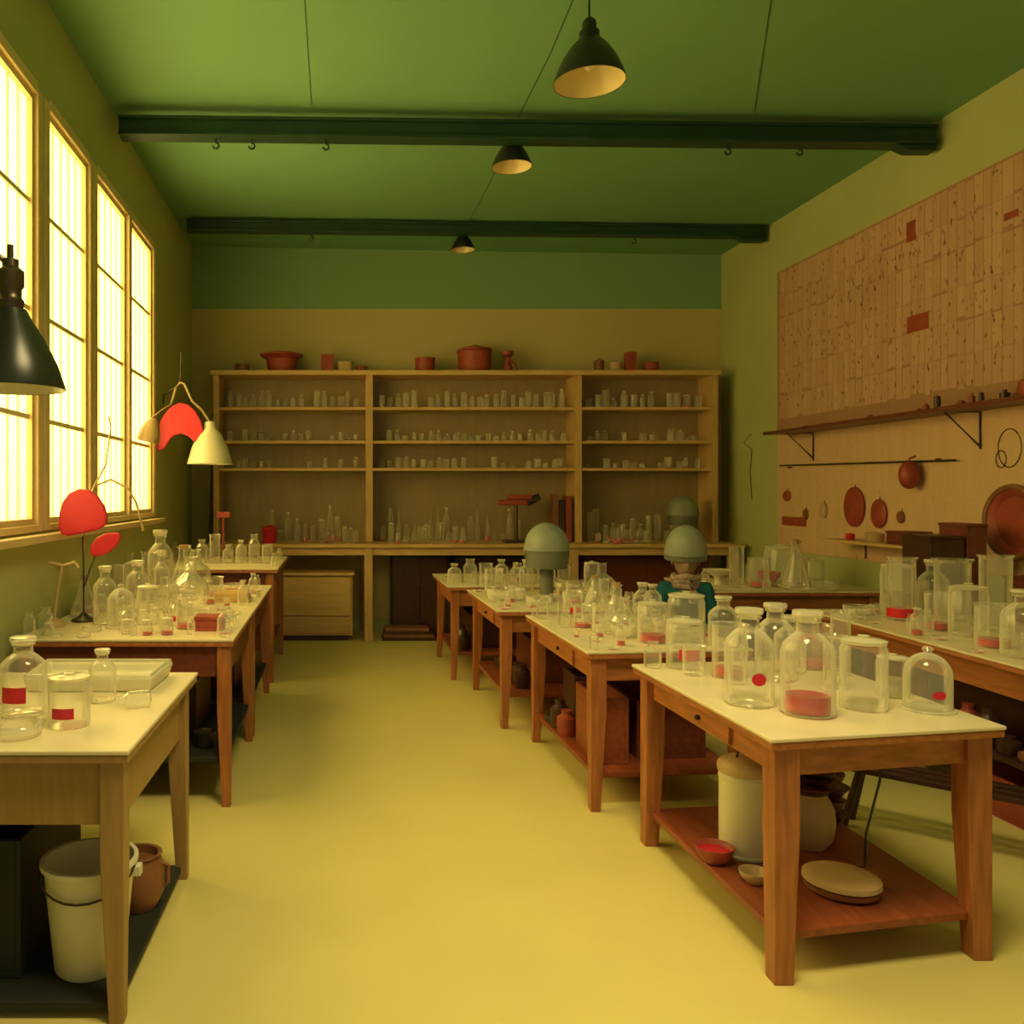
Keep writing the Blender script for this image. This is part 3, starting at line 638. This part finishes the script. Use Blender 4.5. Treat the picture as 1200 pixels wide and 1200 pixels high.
# hanging double lamp near the window end
y = 8.1
e = thing('hanging_lamp', 'white and red lamp shades hung from a wall bracket', 'lamp', (wx(246,y), y, wz(544,y)))
o = e.location
def rel(px, py, yy=None):
    yy = yy or y; return (wx(px,yy)-o.x, yy-o.y, wz(py,yy)-o.z)
G().lathe([(.215,0),(.21,.02),(.17,.16),(.11,.28),(.06,.34),(.05,.40),(0,.41)], seg=36).obj('lamp_shade','white',e,smooth=True)
G().tube([rel(246,495), rel(236,480), rel(225,470), rel(216,450), rel(211,448), rel(206,455), rel(200,475)], .012, 8).obj('arm','tan',e,smooth=True)
G().tube([rel(211,449), rel(212,412)], .008, 6).obj('hanging_rod','metal',e,smooth=True)
G().tube([rel(211,450), rel(192,462,8.15), (XL-o.x+.02, .25, wz(470,8.2)-o.z)], .008, 6).obj('wall_bracket','metal',e,smooth=True)
K = y/F
outl = [(-29,20),(-28,8),(-25,-6),(-19,-18),(-10,-28),(0,-33),(10,-31),(19,-23),(25,-12),(28,0),(29,14),(24,16),(17,12),(10,6),(2,3),(-6,5),(-12,11),(-17,20),(-23,23)]
G().plate(outl, rel(210,505,y-.08), K, .03).obj('reflector','red',e,bevel=.01)
G().lathe([(.095,0),(.09,.07),(.06,.16),(.03,.2),(0,.205)], c=rel(173,518,7.15), seg=24, mat=Matrix.Rotation(.25,3,'Y')).obj('lamp_shade','tan',e,smooth=True)
G().tube([rel(177,491,7.15), rel(188,482,7.6), rel(200,474)], .008, 6).obj('arm','tan',e,smooth=True)

# red disc lamp on window bench
y = 5.0
e = thing('desk_lamp', 'desk lamp with flat red discs on thin curved stems', 'lamp', (lx, y, .8705)); o = e.location
G().lathe([(0,0),(.07,0),(.07,.012),(.03,.03),(.012,.05),(0,.05)]).obj('base','metal',e,smooth=True)
G().tube([(0,0,.04),(0,0,.3),rel(97,628)], .005, 6).obj('stem','metal',e,smooth=True)
K = y/F
G().plate([(-29,16),(-28,2),(-24,-12),(-16,-22),(-5,-27),(6,-26),(16,-19),(24,-8),(28,4),(27,14),(20,20),(8,23),(-6,26),(-18,28),(-26,26)], rel(97,600,4.96), K, .035).obj('lamp_shade','red',e,bevel=.012)
G().plate([(-18,12),(-17,3),(-10,-7),(0,-12),(11,-13),(17,-12),(18,-6),(13,3),(4,11),(-7,15),(-15,15)], rel(123,637,4.97), K, .025).obj('small_shade','red',e,bevel=.009)
G().tube([rel(98,690), rel(106,665), rel(112,650), rel(118,642)], .005, 6).obj('stem','metal',e,smooth=True)
G().tube([rel(100,655), rel(98,600,5.15), rel(110,570,5.2), rel(130,562,5.2), rel(150,572,5.2), rel(160,590,5.2), rel(168,622,5.2)], .007, 6).obj('stem','tan',e,smooth=True)
G().tube([rel(110,570,5.2), rel(124,545,5.2), rel(130,500,5.2), rel(127,488,5.2)], .005, 6).obj('stem','tan',e,smooth=True)

e = thing('retort_stand', 'tan wooden retort stand with a curved arm', 'stand', (sx_, sy_, .8705))
G().lathe([(0,0),(.06,0),(.06,.02),(.02,.05),(0,.05)]).obj('base','tan',e,smooth=True)
G().tube([(0,0,.03),(.02,0,.2),(.05,0,.34)], .01, 8).obj('pole','tan',e,smooth=True)
G().tube([(-.03,0,.36),(.05,0,.34),(.12,0,.36),(.14,0,.33)], .011, 8).obj('arm','tan',e,smooth=True)

e = thing('tray', 'shallow pale glazed tray resting on the window bench', 'tray', (-.99, 3.50, .8405))
qo = [(-.24,-.17),(.27,-.17),(.29,.16),(-.26,.16)]; qn = [(x*.90,y*.86) for x,y in qo]
g = G()
vs = [(x*.94,y*.93,0) for x,y in qo]+[(x,y,.06) for x,y in qo]+[(x,y,.06) for x,y in qn]+[(x*.97,y*.97,.018) for x,y in qn]
g.add(vs, [(3,2,1,0),(12,13,14,15)]+[(k*4+i,k*4+(i+1)%4,k*4+4+(i+1)%4,k*4+4+i) for k in range(3) for i in range(4)])
g.obj('tray_body','white',e,bevel=.01)
G().tube([(x*.95,y*.93,.062) for x,y in qo+qo[:1]], .010, 8).obj('tray_rim','gstop',e,smooth=True)
openbox('box', 'small red-brown wooden box on the window bench', 'box', bx_-.075, bx_+.075, by_-.06, by_+.06, .8705, .93, 'brick', lidz=True)
for i in range(3):
    tag(G().box(-.13+.01*i,.13-.01*i,-.1,.1,0,.022).obj('wooden_slab','tan_woodx',loc=(wx(272,5.95),5.95,.8705+.0222*i),bevel=.004),'pale wooden slab stacked on the window bench','board','slabs on the window bench')

# under the table with canisters (shelf z=.16)
zs = .1605
def can(px, py, w, h, mat, label, z=zs, lidm=None):
    x, y = on(px, py, z); r = w*y/F/2; hh = h*y/F
    e = lthing('canister', label, 'canister', [('canister_body', [(0,0),(r*.97,0),(r*1.02,.006),(r*1.02,.014),(r*.98,.018),(r*.98,hh*.78),(r*1.01,hh*.785),(r*1.01,hh*.80),(r*.98,hh*.81),(r*.98,hh*.86),(0,hh*.86)], mat),
        ('lid', [(r*1.03,hh*.84),(r*1.06,hh*.87),(r*1.06,hh*.90),(r*1.02,hh*.93),(r*.85,hh*.97),(0,hh)], lidm or mat)], (x,y,z))
    G().tube([(-r*.3,0,hh*.98),(-r*.28,0,hh*1.05),(r*.28,0,hh*1.05),(r*.3,0,hh*.98)], .006, 6).obj('handle','metal',e,smooth=True)
    return e
can(872, 1000, 56, 114, 'white', 'cream enamel canister with lid under the work table', lidm='tan')
x, y = on(945, 990, zs)
lthing('pot', 'rounded pale pot with dark dishes stacked on top', 'pot', [('pot_body', [(0,0),(.07,0),(.098,.04),(.108,.10),(.104,.16),(.085,.20),(.075,.215),(.08,.225),(0,.225)], 'tan')], (x,y,zs))
for k in range(4):
    lthing('bowl', 'dark shallow dish stacked on a pale pot', 'bowl', [('bowl_body', [(0,0),(.05,0),(.075,.012),(.115-.012*(k%2),.034),(.10,.036),(0,.03)], 'dark_wood' if k%2 else 'red_wood')], (x+.006*(k%3)+.01,y,zs+.2255+.0365*k), 'dishes stacked on a pale pot')
def bowl(name, label, x, y, z, r, h, mat, seg=28, liq=None):
    e = lthing(name, label, 'bowl', [('bowl_body', [(0,0),(r*.5,0),(r*.85,h*.4),(r,h*.95),(r*.99,h),(r*.93,h*.95),(r*.78,h*.42),(r*.4,h*.15),(0,h*.12)], mat)], (x,y,z))
    if liq: G().lathe([(0,h*.7),(r*.86,h*.7),(0,h*.72)]).obj('contents', liq, e)
    return e
x, y = on(837, 1010, zs); bowl('bowl','small shallow red bowl with red contents under the table', x, y, zs, .074, .065, 'brick', liq='red')
x, y = on(884, 1034, zs); bowl('bowl','small wooden bowl under the work table', x, y, zs, .055, .045, 'tan')
x, y = on(986, 1044, zs)
lthing('covered_dish', 'thick round tan covered dish on the lower shelf', 'dish', [('dish_body', [(0,0),(.10,0),(.122,.012),(.127,.030),(.120,.032),(0,.032)], 'brown'),('lid',[(0,.033),(.121,.033),(.130,.040),(.128,.056),(.110,.064),(.05,.062),(0,.061)],'tan')], (x,y,zs))
for k in range(5):
    lthing('bowl', 'dark bowl stacked on the lower shelf', 'bowl', [('bowl_body', [(0,0),(.05,0),(.07,.03),(.092-.012*(k%2),.055),(.08,.056),(0,.05)], 'red_wood' if k%2 else 'dark_wood')], (2.16+.004*(k%3),3.78,zs+.0565*k), 'bowls stacked on the lower shelf')
wire([(2.09,3.27,.70),(2.08,3.27,.52),(2.045,3.3,.3),(2.04,3.3,.175),(1.97,3.32,.168),(1.9,3.3,.168)], .005, 'black cable hanging down to the table lower shelf')

openbox('crate','dark red wooden crate on the lower shelf of a table','crate',1.60,1.98,4.60,5.1,.1905,.50,'red_wood', rz=.05)
openbox('crate','brown wooden crate on the lower shelf of a table','crate',1.37,1.54,4.5,4.9,.1905,.54,'shelfwood')
openbox('crate','dark wooden crate on the lower shelf of a table','crate',1.45,1.95,5.2,5.48,.1905,.50,'dark_wood')
openbox('crate','red-brown wooden crate under the table with a helmet','crate',1.45,2.0,6.2,6.9,.2405,.52,'red_wood')
openbox('crate','dark wooden crate under the table near the shelving','crate',1.2,1.85,7.6,8.3,.2405,.52,'dark_wood')
random.seed(5)
for (x0,x1,y0,y1,z) in ((1.30,1.42,5.0,5.45,.1905),(1.22,1.40,6.0,6.9,.2405),(1.08,1.17,7.5,8.2,.2405),(3.25,3.34,4.0,5.7,.3405)):
    yy = y0+.05
    while yy < y1:
        r = min(.06,(x1-x0)/2*.95+.01); hh = random.uniform(.06,.2); m = random.choice(['brown','dark_wood','brick','metal','dark_wood'])
        tag(G().lathe([(0,0),(r*.8,0),(r,hh*.3),(r*.95,hh*.7),(r*.5,hh*.85),(r*.55,hh),(0,hh)],seg=20).obj('jug',m,loc=((x0+x1)/2,yy,z),smooth=True),'squat dark clay jug on a table lower shelf','jug','jugs on the lower shelves')
        yy += r*2+.03
zl = SL1+.0005
e = thing('bucket', 'off-white enamel bucket with bail handle under the window bench', 'bucket', (-.82, 2.83, zl))
G().lathe([(0,0),(.105,0),(.112,.008),(.146,.34),(.158,.345),(.158,.36),(.144,.36),(.109,.02),(0,.015)], seg=32).obj('bucket_body','white',e,smooth=True)
G().tube([(.153*math.cos(a),-.02-.13*math.sin(a),.34-.07*math.sin(a)) for a in [math.pi*k/12 for k in range(13)]], .004, 6).obj('handle','metal',e,smooth=True)
G().box(.146,.172,-.018,.018,.30,.335).obj('handle_lug','white',e,bevel=.004)
e = lthing('pot','red-brown clay pot under the window bench','pot',[('pot_body',[(0,0),(.07,0),(.098,.06),(.098,.15),(.08,.19),(.09,.2),(.075,.2),(.07,.17),(0,.15)],'brown')],(-.755,3.24,zl))
G().tube([(.08,0,.17),(.113,0,.15),(.113,0,.09),(.092,0,.07)], .008, 8).obj('handle','brown',e,smooth=True)
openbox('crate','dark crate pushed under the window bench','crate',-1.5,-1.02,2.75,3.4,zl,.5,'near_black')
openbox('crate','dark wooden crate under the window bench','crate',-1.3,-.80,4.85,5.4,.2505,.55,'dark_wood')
openbox('crate','brown wooden crate under the bench with stacked slabs','crate',-1.3,-.72,6.0,6.6,.2505,.55,'red_wood')
pot(240, 26, 24, 'metal', 'dark round pot on the lower shelf of the window bench', False, 'pot', 4.62, .2505)
openbox('crate','dark wooden crate beneath the long bench','crate',3.45,3.95,4.2,4.8,.3405,.62,'dark_wood')
openbox('crate','red-brown wooden crate beneath the long bench','crate',3.45,3.95,5.0,5.6,.3405,.6,'red_wood')
openbox('crate','red-brown crate on the floor beneath the bench','crate',3.3,3.7,4.0,4.5,.0,.2,'brick')
lthing('pot','dark round pot on the floor beneath the bench','pot',[('pot_body',[(0,0),(.1,0),(.14,.06),(.14,.17),(.1,.2),(0,.2)],'metal')],(3.5,4.85,0))
openbox('crate','dark crate on the bench lower shelf','crate',3.3,3.85,7.1,7.6,.3005,.6,'dark_wood')
openbox('crate','red crate on the bench lower shelf','crate',3.9,4.3,7.15,7.6,.3005,.58,'brick')
e = thing('foot_trestle', 'low dark wooden slatted trestle on the floor', 'trestle', (2.8, 3.85, 0))
for a_, b_ in (((-.34,.30),(-.28,.26)),((.26,-.26),(.2,-.24)),((-.24,.40),(-.2,.36)),((.36,-.14),(.3,-.13))):
    G().tube([(*a_,.0),(*b_,.29)], .018, 8).obj('leg','dark_wood',e)
for k in range(3):
    dx, dy = .05*k, .07*k
    G().add([(-.36+dx,.24+dy,.29),(.22+dx,-.32+dy,.29),(.25+dx,-.28+dy,.29),(-.33+dx,.28+dy,.29),(-.36+dx,.24+dy,.315),(.22+dx,-.32+dy,.315),(.25+dx,-.28+dy,.315),(-.33+dx,.28+dy,.315)],
        [(0,3,2,1),(4,5,6,7),(0,1,5,4),(1,2,6,5),(2,3,7,6),(3,0,4,7)]).obj('slat','dark_wood',e,bevel=.003)

# ------------------------------------------------------------------ right wall
xw = XR-.001
tag(G().box(-.02,0,-1.85,1.85,0,1.66).obj('pin_board','board',loc=(xw,6.93,2.23)),'large pinkish-tan pin board covered with paper strips','pin board')
tag(G().box(-.02,0,-1.85,1.85,0,1.18).obj('wall_panel','board2',loc=(xw,6.93,1.045)),'peach tan wall panel with plaques below the pin board','wall panel')
base = []
for k in range(3):
    base.append(G().box(-.002,0,-.5,.5,-.5,.5).obj('paper_strip','paper%d' % (k+1), loc=(xw-.02,5.4,3.7)))
used = [False]*3
yy = 5.12
while yy < 8.70:
    w = random.uniform(.07,.10); zz = 3.872
    for rh in (.25,.22,.28,.24,.26,.25):
        h_ = rh; top = zz; zz -= rh
        j = random.choice((0,0,0,0,.02,-.015)); k = random.randrange(3)
        ob = base[k] if not used[k] else base[k].copy()
        if used[k]: COL.objects.link(ob)
        used[k] = True
        h2 = h_-.004-abs(j)
        ob.location = (xw-.02, yy+w/2, top-h_/2+j/2); ob.scale = (1,w-.006,h2)
        tag(ob, 'narrow paper strip with faint marks pinned on the board','paper','paper strips on the pin board')
    yy += w
for px, py, w, h in ((1071,271,.10,.16),(1079,378,.25,.13),(1189,252,.12,.05),(933,611,.45,.09)):
    y = 4550/(px-CX); z = wz(py,y)
    tag(G().box(-.003,0,-w/2,w/2,-h/2,h/2).obj('red_card','brick',loc=(xw-.0205 if py>500 else xw-.0215,y,z)),'small red card pinned to the wall board','card')
e = thing('wall_shelf','long dark wooden wall shelf on iron brackets','shelf',(4.4,6.85,2.22))
G().box(4.24,xw-.023,5.2,8.5,2.20,2.228).obj('shelf_board','red_wood',e,world=True,bevel=.003)
for yb in (8.1,6.0):
    G().tube([(4.52,yb,1.93),(4.52,yb,2.19),(4.27,yb,2.192),(4.52,yb,1.95)], .008, 6).obj('bracket','black',e,world=True)
random.seed(12)
y = 5.47
while y < 8.2:
    s = random.uniform(.018,.045); hh = random.uniform(.03,.10 if y < 6.3 else .05)
    m = random.choice(['brick','brown','brown','dark_wood','brick']); i = random.randrange(3)
    if i == 1: pr = [(0,0),(s*.7,0),(s,hh*.4),(s*.8,hh*.9),(0,hh)]
    elif i == 2: pr = [(0,0),(s,0),(s,hh*.7),(s*.4,hh*.8),(s*.4,hh),(0,hh)]
    else: pr = [(0,0),(s,0),(s*1.1,hh*.2),(s*.6,hh*.5),(0,hh*.55)]
    tag(G().lathe(pr,seg=14).obj('clay_pot',m,loc=(4.37+random.uniform(-.05,.05),y,2.2285),smooth=True),'tiny red-brown clay pot on the wall shelf','pot','small pots on the wall shelf')
    y += random.uniform(.10,.16) if y < 6.3 else random.uniform(.15,.6)
lthing('jar','squat brown jar on the wall shelf','jar',[('jar_body',[(0,0),(.07,0),(.09,.04),(.08,.09),(.05,.11),(0,.115)],'brick')],(4.34,5.31,2.2285))
e = thing('wall_rail','thin metal rail fixed to the wall panel','rail',(4.5,7.4,1.88))
G().tube([(4.49,6.2,1.86),(4.49,8.65,1.90)], .008, 8).obj('rail_rod','metal',e,world=True,smooth=True)
for yy in (6.4,8.5): G().tube([(4.49,yy,1.875),(4.529,yy,1.875)], .008, 6).obj('rail_mount','metal',e,world=True)
RY = Matrix.Rotation(math.pi/2,3,'Y')
def disc(px, py, r, mat, label, ov=1.2, name='oval_plaque'):
    y = 4530/(px-CX); z = wz(py,y)
    e = thing(name, label, 'plaque', (4.511,y,z))
    mm = Matrix.Diagonal((1,1,ov)) @ RY
    G().lathe([(0,-.018),(r*.8,-.016),(r,-.004),(r,.010),(r*.9,.018),(0,.018)], seg=30, mat=mm).obj('disc_body',mat,e,smooth=True)
    G().tube([(.012,0,r*ov*.97),(.012,0,r*ov+.02)], .004, 6).obj('hanging_loop','metal',e,smooth=True)
disc(1003,594,.145,'brick','dark red oval plaque hanging on the wall panel'); disc(1032,602,.10,'brick','small dark red oval plaque hanging on the wall panel')
disc(924,581,.055,'brick','tiny round red plaque hanging on the wall panel',1.0); disc(967,598,.05,'tan','pale oval scoop hanging on the wall panel',1.5,'scoop')
disc(1058,606,.035,'brown','tiny brown plaque hanging on the wall panel',1.4); disc(946,603,.03,'brown','tiny brown plaque hanging on the wall panel',1.8)
y = 4470/(1070-CX)
e = thing('bulb_flask','dark red bulb-shaped flask hanging from the metal rail','flask',(4.44,y,wz(574,y)))
G().ball((0,0,.115),.075,.075,.11).obj('bulb_body','brick',e,smooth=True)
G().tube([(0,0,.2),(0,0,.24),(.05,0,.262)],.008,6).obj('neck','brick',e,smooth=True)
for px, py, r in ((1182,525,.10),(1172,538,.045)):
    y = 4520/(px-CX)
    tag(G().tube([(0,r*math.cos(a),r*1.3*math.sin(a)) for a in [2*math.pi*k/24 for k in range(25)]],.004,6).obj('wire_loop','metal',loc=(4.5252,y,wz(py,y)),smooth=True),'thin wire loop hung on the wall panel','wire loop')
y = 4480/(1192-CX)
e = thing('round_pan','large brownish-red round plate with a thick rim against the wall','pan',(4.46,y,wz(612,y)))
G().lathe([(0,-.03),(.19,-.03),(.225,.0),(.225,.02),(.2,.015),(.17,-.012),(0,-.012)],seg=40,mat=Matrix.Rotation(-math.pi/2,3,'Y')).obj('pan_body','brick',e,smooth=True)
G().tube([(-.012,.232*math.cos(a),.232*math.sin(a)) for a in [2*math.pi*k/36 for k in range(37)]],.022,8).obj('pan_rim','brown',e,smooth=True)
G().tube([(.02,0,.1),(.068,0,.12)],.012,8).obj('wall_peg','metal',e)
e = thing('wall_shelf','short tan wall shelf below the red plaques','shelf',(4.4,6.95,1.2))
G().box(4.25,xw-.023,6.35,7.5,1.20,1.225).obj('shelf_board','tan_wood',e,world=True,bevel=.003)
for yb in (6.6,7.3): G().tube([(4.52,yb,1.06),(4.52,yb,1.195),(4.32,yb,1.196)],.008,6).obj('bracket','metal',e,world=True)
openbox('box','dark red box on the short wall shelf','box',4.28,4.46,6.4,6.65,1.2255,1.31,'red_wood',lidz=True)
pot(0, 20, 12, 'tan', 'small tan pot on the short wall shelf', True, 'pot', 6.95, 1.2255, 4.38)
pot(0, 10, 8, 'red', 'tiny red pot on the short wall shelf', True, 'pot', 7.25, 1.2255, 4.36)
openbox('box','dark brown wooden box standing on the long bench','box',3.88,4.10,5.58,5.86,.8205,1.32,'dark_wood',lidz=True)
openbox('box','taller brown wooden box standing on the long bench','box',4.12,4.25,5.58,5.84,.8205,1.40,'red_wood',lidz=True)
openbox('box','low dark red box at the rear of the bench','box',4.22,4.46,5.10,5.40,.8205,1.08,'red_wood',lidz=True)
tag(G().tube([(0,0,0),(-.01,.02,.3),(0,0,.55),(-.10,-.02,.62),(-.02,-.03,.72)],.004,6).obj('wire_hook','metal',loc=(4.545,9.35,1.55),smooth=True),'thin bent wire hook hanging by the wall','wire')
lthing('funnel','white funnel-shaped dish on the wall bench','dish',[('dish_body',[(0,0),(.06,0),(.03,.03),(.03,.06),(.12,.12),(.125,.13),(.1,.12),(0,.06)],'white')],(3.35,7.5,.8205))
lthing('bowl','red bowl on the wall bench','bowl',[('bowl_body',[(0,0),(.05,0),(.09,.05),(.1,.09),(.09,.085),(0,.04)],'red')],(3.9,7.7,.8205))

# ------------------------------------------------------------------ helmets
def head_geo(g, c, s, turn=0.0, nod=0.0):
    seg, rings = 28, 20; vs = []; fs = []
    rot = Matrix.Rotation(turn,3,'Z') @ Matrix.Rotation(nod,3,'X')
    for i in range(rings+1):
        th = math.pi*i/rings
        for k in range(seg):
            ph = 2*math.pi*k/seg
            x = math.sin(th)*math.cos(ph); y = math.sin(th)*math.sin(ph); z = -math.cos(th)
            X, Y, Z = x*.078, y*.095, z*.12
            if z < 0: X *= 1-.28*(-z)
            if z < -.2 and y < 0: Y *= 1.0-.05
            if z < -.3 and y > 0: Y *= 1-.35*(-z)
            if y < 0:
                nose = math.exp(-((X/.016)**2)-(((Z+.012)/.028)**2)); Y -= .020*nose
                brow = math.exp(-((Z-.022)/.012)**2)*math.exp(-(X/.05)**2); Y -= .005*brow
                eye = math.exp(-(((abs(X)-.032)/.014)**2)-((Z/.012)**2)); Y += .010*eye
                lip = math.exp(-((X/.024)**2)-(((Z+.055)/.009)**2)); Y -= .006*lip
                chin = math.exp(-((X/.025)**2)-(((Z+.095)/.018)**2)); Y -= .008*chin
            v = rot @ Vector((X,Y,Z))*s; vs.append((v.x+c[0], v.y+c[1], v.z+c[2]))
    for i in range(rings):
        for k in range(seg):
            k2=(k+1)%seg; fs.append((i*seg+k,i*seg+k2,(i+1)*seg+k2,(i+1)*seg+k))
    g.add(vs, fs); return rot
def dome(r, h): return [(r*.99,-.012),(r*1.03,-.010),(r*1.03,.002),(r,.006)]+[(r*math.cos(a),.006+h*math.sin(a)) for a in [math.pi/2*k/12 for k in range(1,12)]]+[(0,.006+h)]
def helmet_on_stand(x, y, z, zseam, r, h, skirt, l1, l2):
    e = thing('head_stand', l1, 'stand', (x,y,z))
    zb = zseam-skirt-z
    G().lathe([(0,0),(r*.5,0),(r*.5,.015),(r*.3,.03),(r*.3,zb+.02),(r*.7,zb+.06),(r*.8,zb+skirt*.8),(0,zb+skirt*1.0)]).obj('stand_body','band',e,smooth=True)
    hm = thing('helmet', l2, 'helmet', (x,y,zseam))
    G().lathe(dome(r,h), seg=40).obj('helmet_shell','grey',hm,smooth=True)
    G().lathe([(r*.86,-skirt),(r*.90,-skirt),(r*.975,-.03),(r*.98,-.012),(r*.95,-.013),(r*.86,-skirt+.004)], seg=40).obj('neck_guard','band',hm,smooth=True)
    for s in (1,-1): G().lathe([(0,0),(.018,0),(.018,.006),(0,.010)], seg=12, mat=Matrix.Rotation(s*math.pi/2,3,'Y')).obj('rivet','band',hm).location=(s*r*.97,0,-.04)
helmet_on_stand(1.56, 6.35, ZT+.0005, 1.205, .165, .19, .14, 'dull stand supporting a helmet on a table','large smooth grey-green domed helmet on a table stand')
helmet_on_stand(wx(800,9.55), 9.55, 1.0655, 1.38, .17, .21, .12, 'dull stand supporting a helmet on the counter','smooth grey domed helmet above the shelving counter')

# ------------------------------------------------------------------ seated person
def skin_mesh(name, vs, es, rs, mat, parent, root=0, sub=2):
    me = bpy.data.meshes.new(name); me.from_pydata(vs, es, []); me.materials.append(M[mat])
    ob = bpy.data.objects.new(name, me); COL.objects.link(ob); ob.parent = parent
    sk = ob.modifiers.new('skin','SKIN'); sk.use_smooth_shade = True
    if not me.skin_vertices:
        bm = bmesh.new(); bm.from_mesh(me); bm.verts.layers.skin.verify(); bm.to_mesh(me); bm.free()
    for i, r in enumerate(rs):
        sv = me.skin_vertices[0].data[i]; sv.radius = (r if isinstance(r, tuple) else (r, r)); sv.use_root = (i == root)
    sb = ob.modifiers.new('sub','SUBSURF'); sb.levels = sub; sb.render_levels = sub
    return ob
px_, py_ = 2.65, 6.5
P = thing('person','seated person in teal jacket, knitted scarf and round helmet','person',(px_,py_,0),rz=-.25)
body_v = [(0,0,.54),(0,.01,.68),(0,.0,.84),(0,-.01,.93),(0,-.02,1.00),
  (.09,-.02,.52),(.11,-.38,.52),(.11,-.36,.10),(.12,-.46,.05),
  (-.09,-.02,.52),(-.11,-.38,.52),(-.11,-.36,.10),(-.12,-.46,.05),
  (.15,0,.89),(.20,-.06,.70),(.13,-.25,.62),(.11,-.31,.615),
  (-.15,0,.89),(-.20,-.06,.70),(-.13,-.25,.62),(-.11,-.31,.615)]
body_e = [(0,1),(1,2),(2,3),(3,4),(0,5),(5,6),(6,7),(7,8),(0,9),(9,10),(10,11),(11,12),(2,13),(13,14),(14,15),(15,16),(2,17),(17,18),(18,19),(19,20)]
body_r = [(.12,.10),(.10,.085),(.11,.08),.055,.045,.075,.055,.038,.035,.075,.055,.038,.035,.055,.038,.026,.03,.055,.038,.026,.03]
skin_mesh('body', body_v, body_e, body_r, 'skin', P)
tv = [0,5,6,7,9,10,11]; mp = {v:i for i,v in enumerate(tv)}
skin_mesh('trousers', [body_v[i] for i in tv], [(mp[a],mp[b]) for a,b in body_e if a in mp and b in mp], [.125,.09,.07,.055,.09,.07,.055], 'trouser', P)
tv = [0,1,2,13,14,15,17,18,19]; mp = {v:i for i,v in enumerate(tv)}
skin_mesh('jacket', [body_v[i] for i in tv], [(mp[a],mp[b]) for a,b in body_e if a in mp and b in mp], [(.13,.12),(.125,.105),(.135,.10),.075,.055,.042,.075,.055,.042], 'teal', P)
for sx in (1,-1):
    G().box(-.045,.045,-.14,.09,0,.07).obj('shoe','dark_wood',P,bevel=.02).location=(sx*.12,-.42,0)
    for k,(dx,ln) in enumerate(((-.026,.07),(-.009,.082),(.009,.078),(.026,.062))):
        bx = sx*.11+dx; G().tube([(bx,-.32,.62),(bx,-.32-ln*.5,.622),(bx,-.32-ln*.9,.60)],[.009,.008,.006],8).obj('finger','skin',P,smooth=True)
    G().tube([(sx*.085,-.29,.625),(sx*.06,-.33,.625),(sx*.055,-.355,.615)],[.011,.009,.007],8).obj('thumb','skin',P,smooth=True)
hz = 1.115
g = G(); hc = (0,-.04,hz); rot = head_geo(g, hc, 1.2, 0, .12); g.obj('head','skin',P,smooth=True)
for sx in (1,-1):
    G().ball((sx*.037,-.141,hz+.006),.009,.006,.006).obj('eye','eye',P,smooth=True)
    G().ball((sx*.093,-.03,hz-.01),.012,.02,.032).obj('ear','skin',P,smooth=True)
G().ball((0,-.157,hz-.078),.022,.006,.005).obj('mouth','lips',P,smooth=True)
hr = Matrix.Rotation(.10,3,'X')
G().lathe(dome(.152,.205), c=(0,-.035,hz+.055), seg=40, mat=hr).obj('helmet','grey',P,smooth=True)
G().lathe([(.148,-.05),(.152,-.05),(.154,-.012),(.15,-.012)], c=(0,-.03,hz+.055), seg=40, mat=hr).obj('helmet_band','band',P,smooth=True)
g = G()
for k in range(3):
    g.tube([((.085-.004*k)*math.cos(a), -.03+(.085-.004*k)*math.sin(a), .985-.032*k+.008*math.sin(3*a+k)) for a in [2*math.pi*j/20 for j in range(21)]], .026, 8)
g.tube([(.02,-.115,.96),(.04,-.15,.88),(.03,-.155,.80)],[.03,.032,.028],8)
g.obj('scarf','scarf',P,smooth=True)
e = thing('stool','round wooden stool under the seated person','stool',(px_,py_,0))
G().lathe([(0,.37),(.17,.37),(.18,.385),(.18,.395),(.17,.405),(0,.405)]).obj('seat','wood',e,smooth=True)
for a in (.8,2.37,3.94,5.5):
    G().tube([(.11*math.cos(a),.11*math.sin(a),.37),(.17*math.cos(a),.17*math.sin(a),0)],.016,8).obj('leg','wood',e,smooth=True)

# ------------------------------------------------------------------ lights
def area(name, loc, rot, sx, sy, pw, col, spread=None):
    l = bpy.data.lights.new(name,'AREA'); l.shape='RECTANGLE'; l.size=sx; l.size_y=sy; l.energy=pw; l.color=col
    if spread: l.spread = math.radians(spread)
    o = bpy.data.objects.new(name,l); COL.objects.link(o); o.location=loc; o.rotation_euler=rot; return o
area('window_daylight', (XL-.75, 5.7, 2.9), (0,-math.pi/2,0), 3.6, 6.8, 540, (1,.80,.34))
area('ceiling_work_light', (.75, 1.8, 4.3), (math.radians(12),0,0), 1.2, 1.0, 62, (1,.80,.36), 120)
w = bpy.data.worlds.new('world'); bpy.context.scene.world = w; w.use_nodes = True
bg = w.node_tree.nodes['Background']; bg.inputs[0].default_value=(1,.84,.45,1); bg.inputs[1].default_value=.28
bpy.context.scene.view_settings.view_transform = 'Standard'
bpy.context.scene.view_settings.look = 'None'

cam = bpy.data.cameras.new('camera'); co = bpy.data.objects.new('camera',cam); COL.objects.link(co)
co.location=(0,0,H); co.rotation_euler=(math.pi/2,0,0)
cam.sensor_width=36; cam.lens=30; cam.shift_x=(600-CX)/1200; cam.shift_y=-(600-CY)/1200
cam.clip_start=.05
bpy.context.scene.camera = co
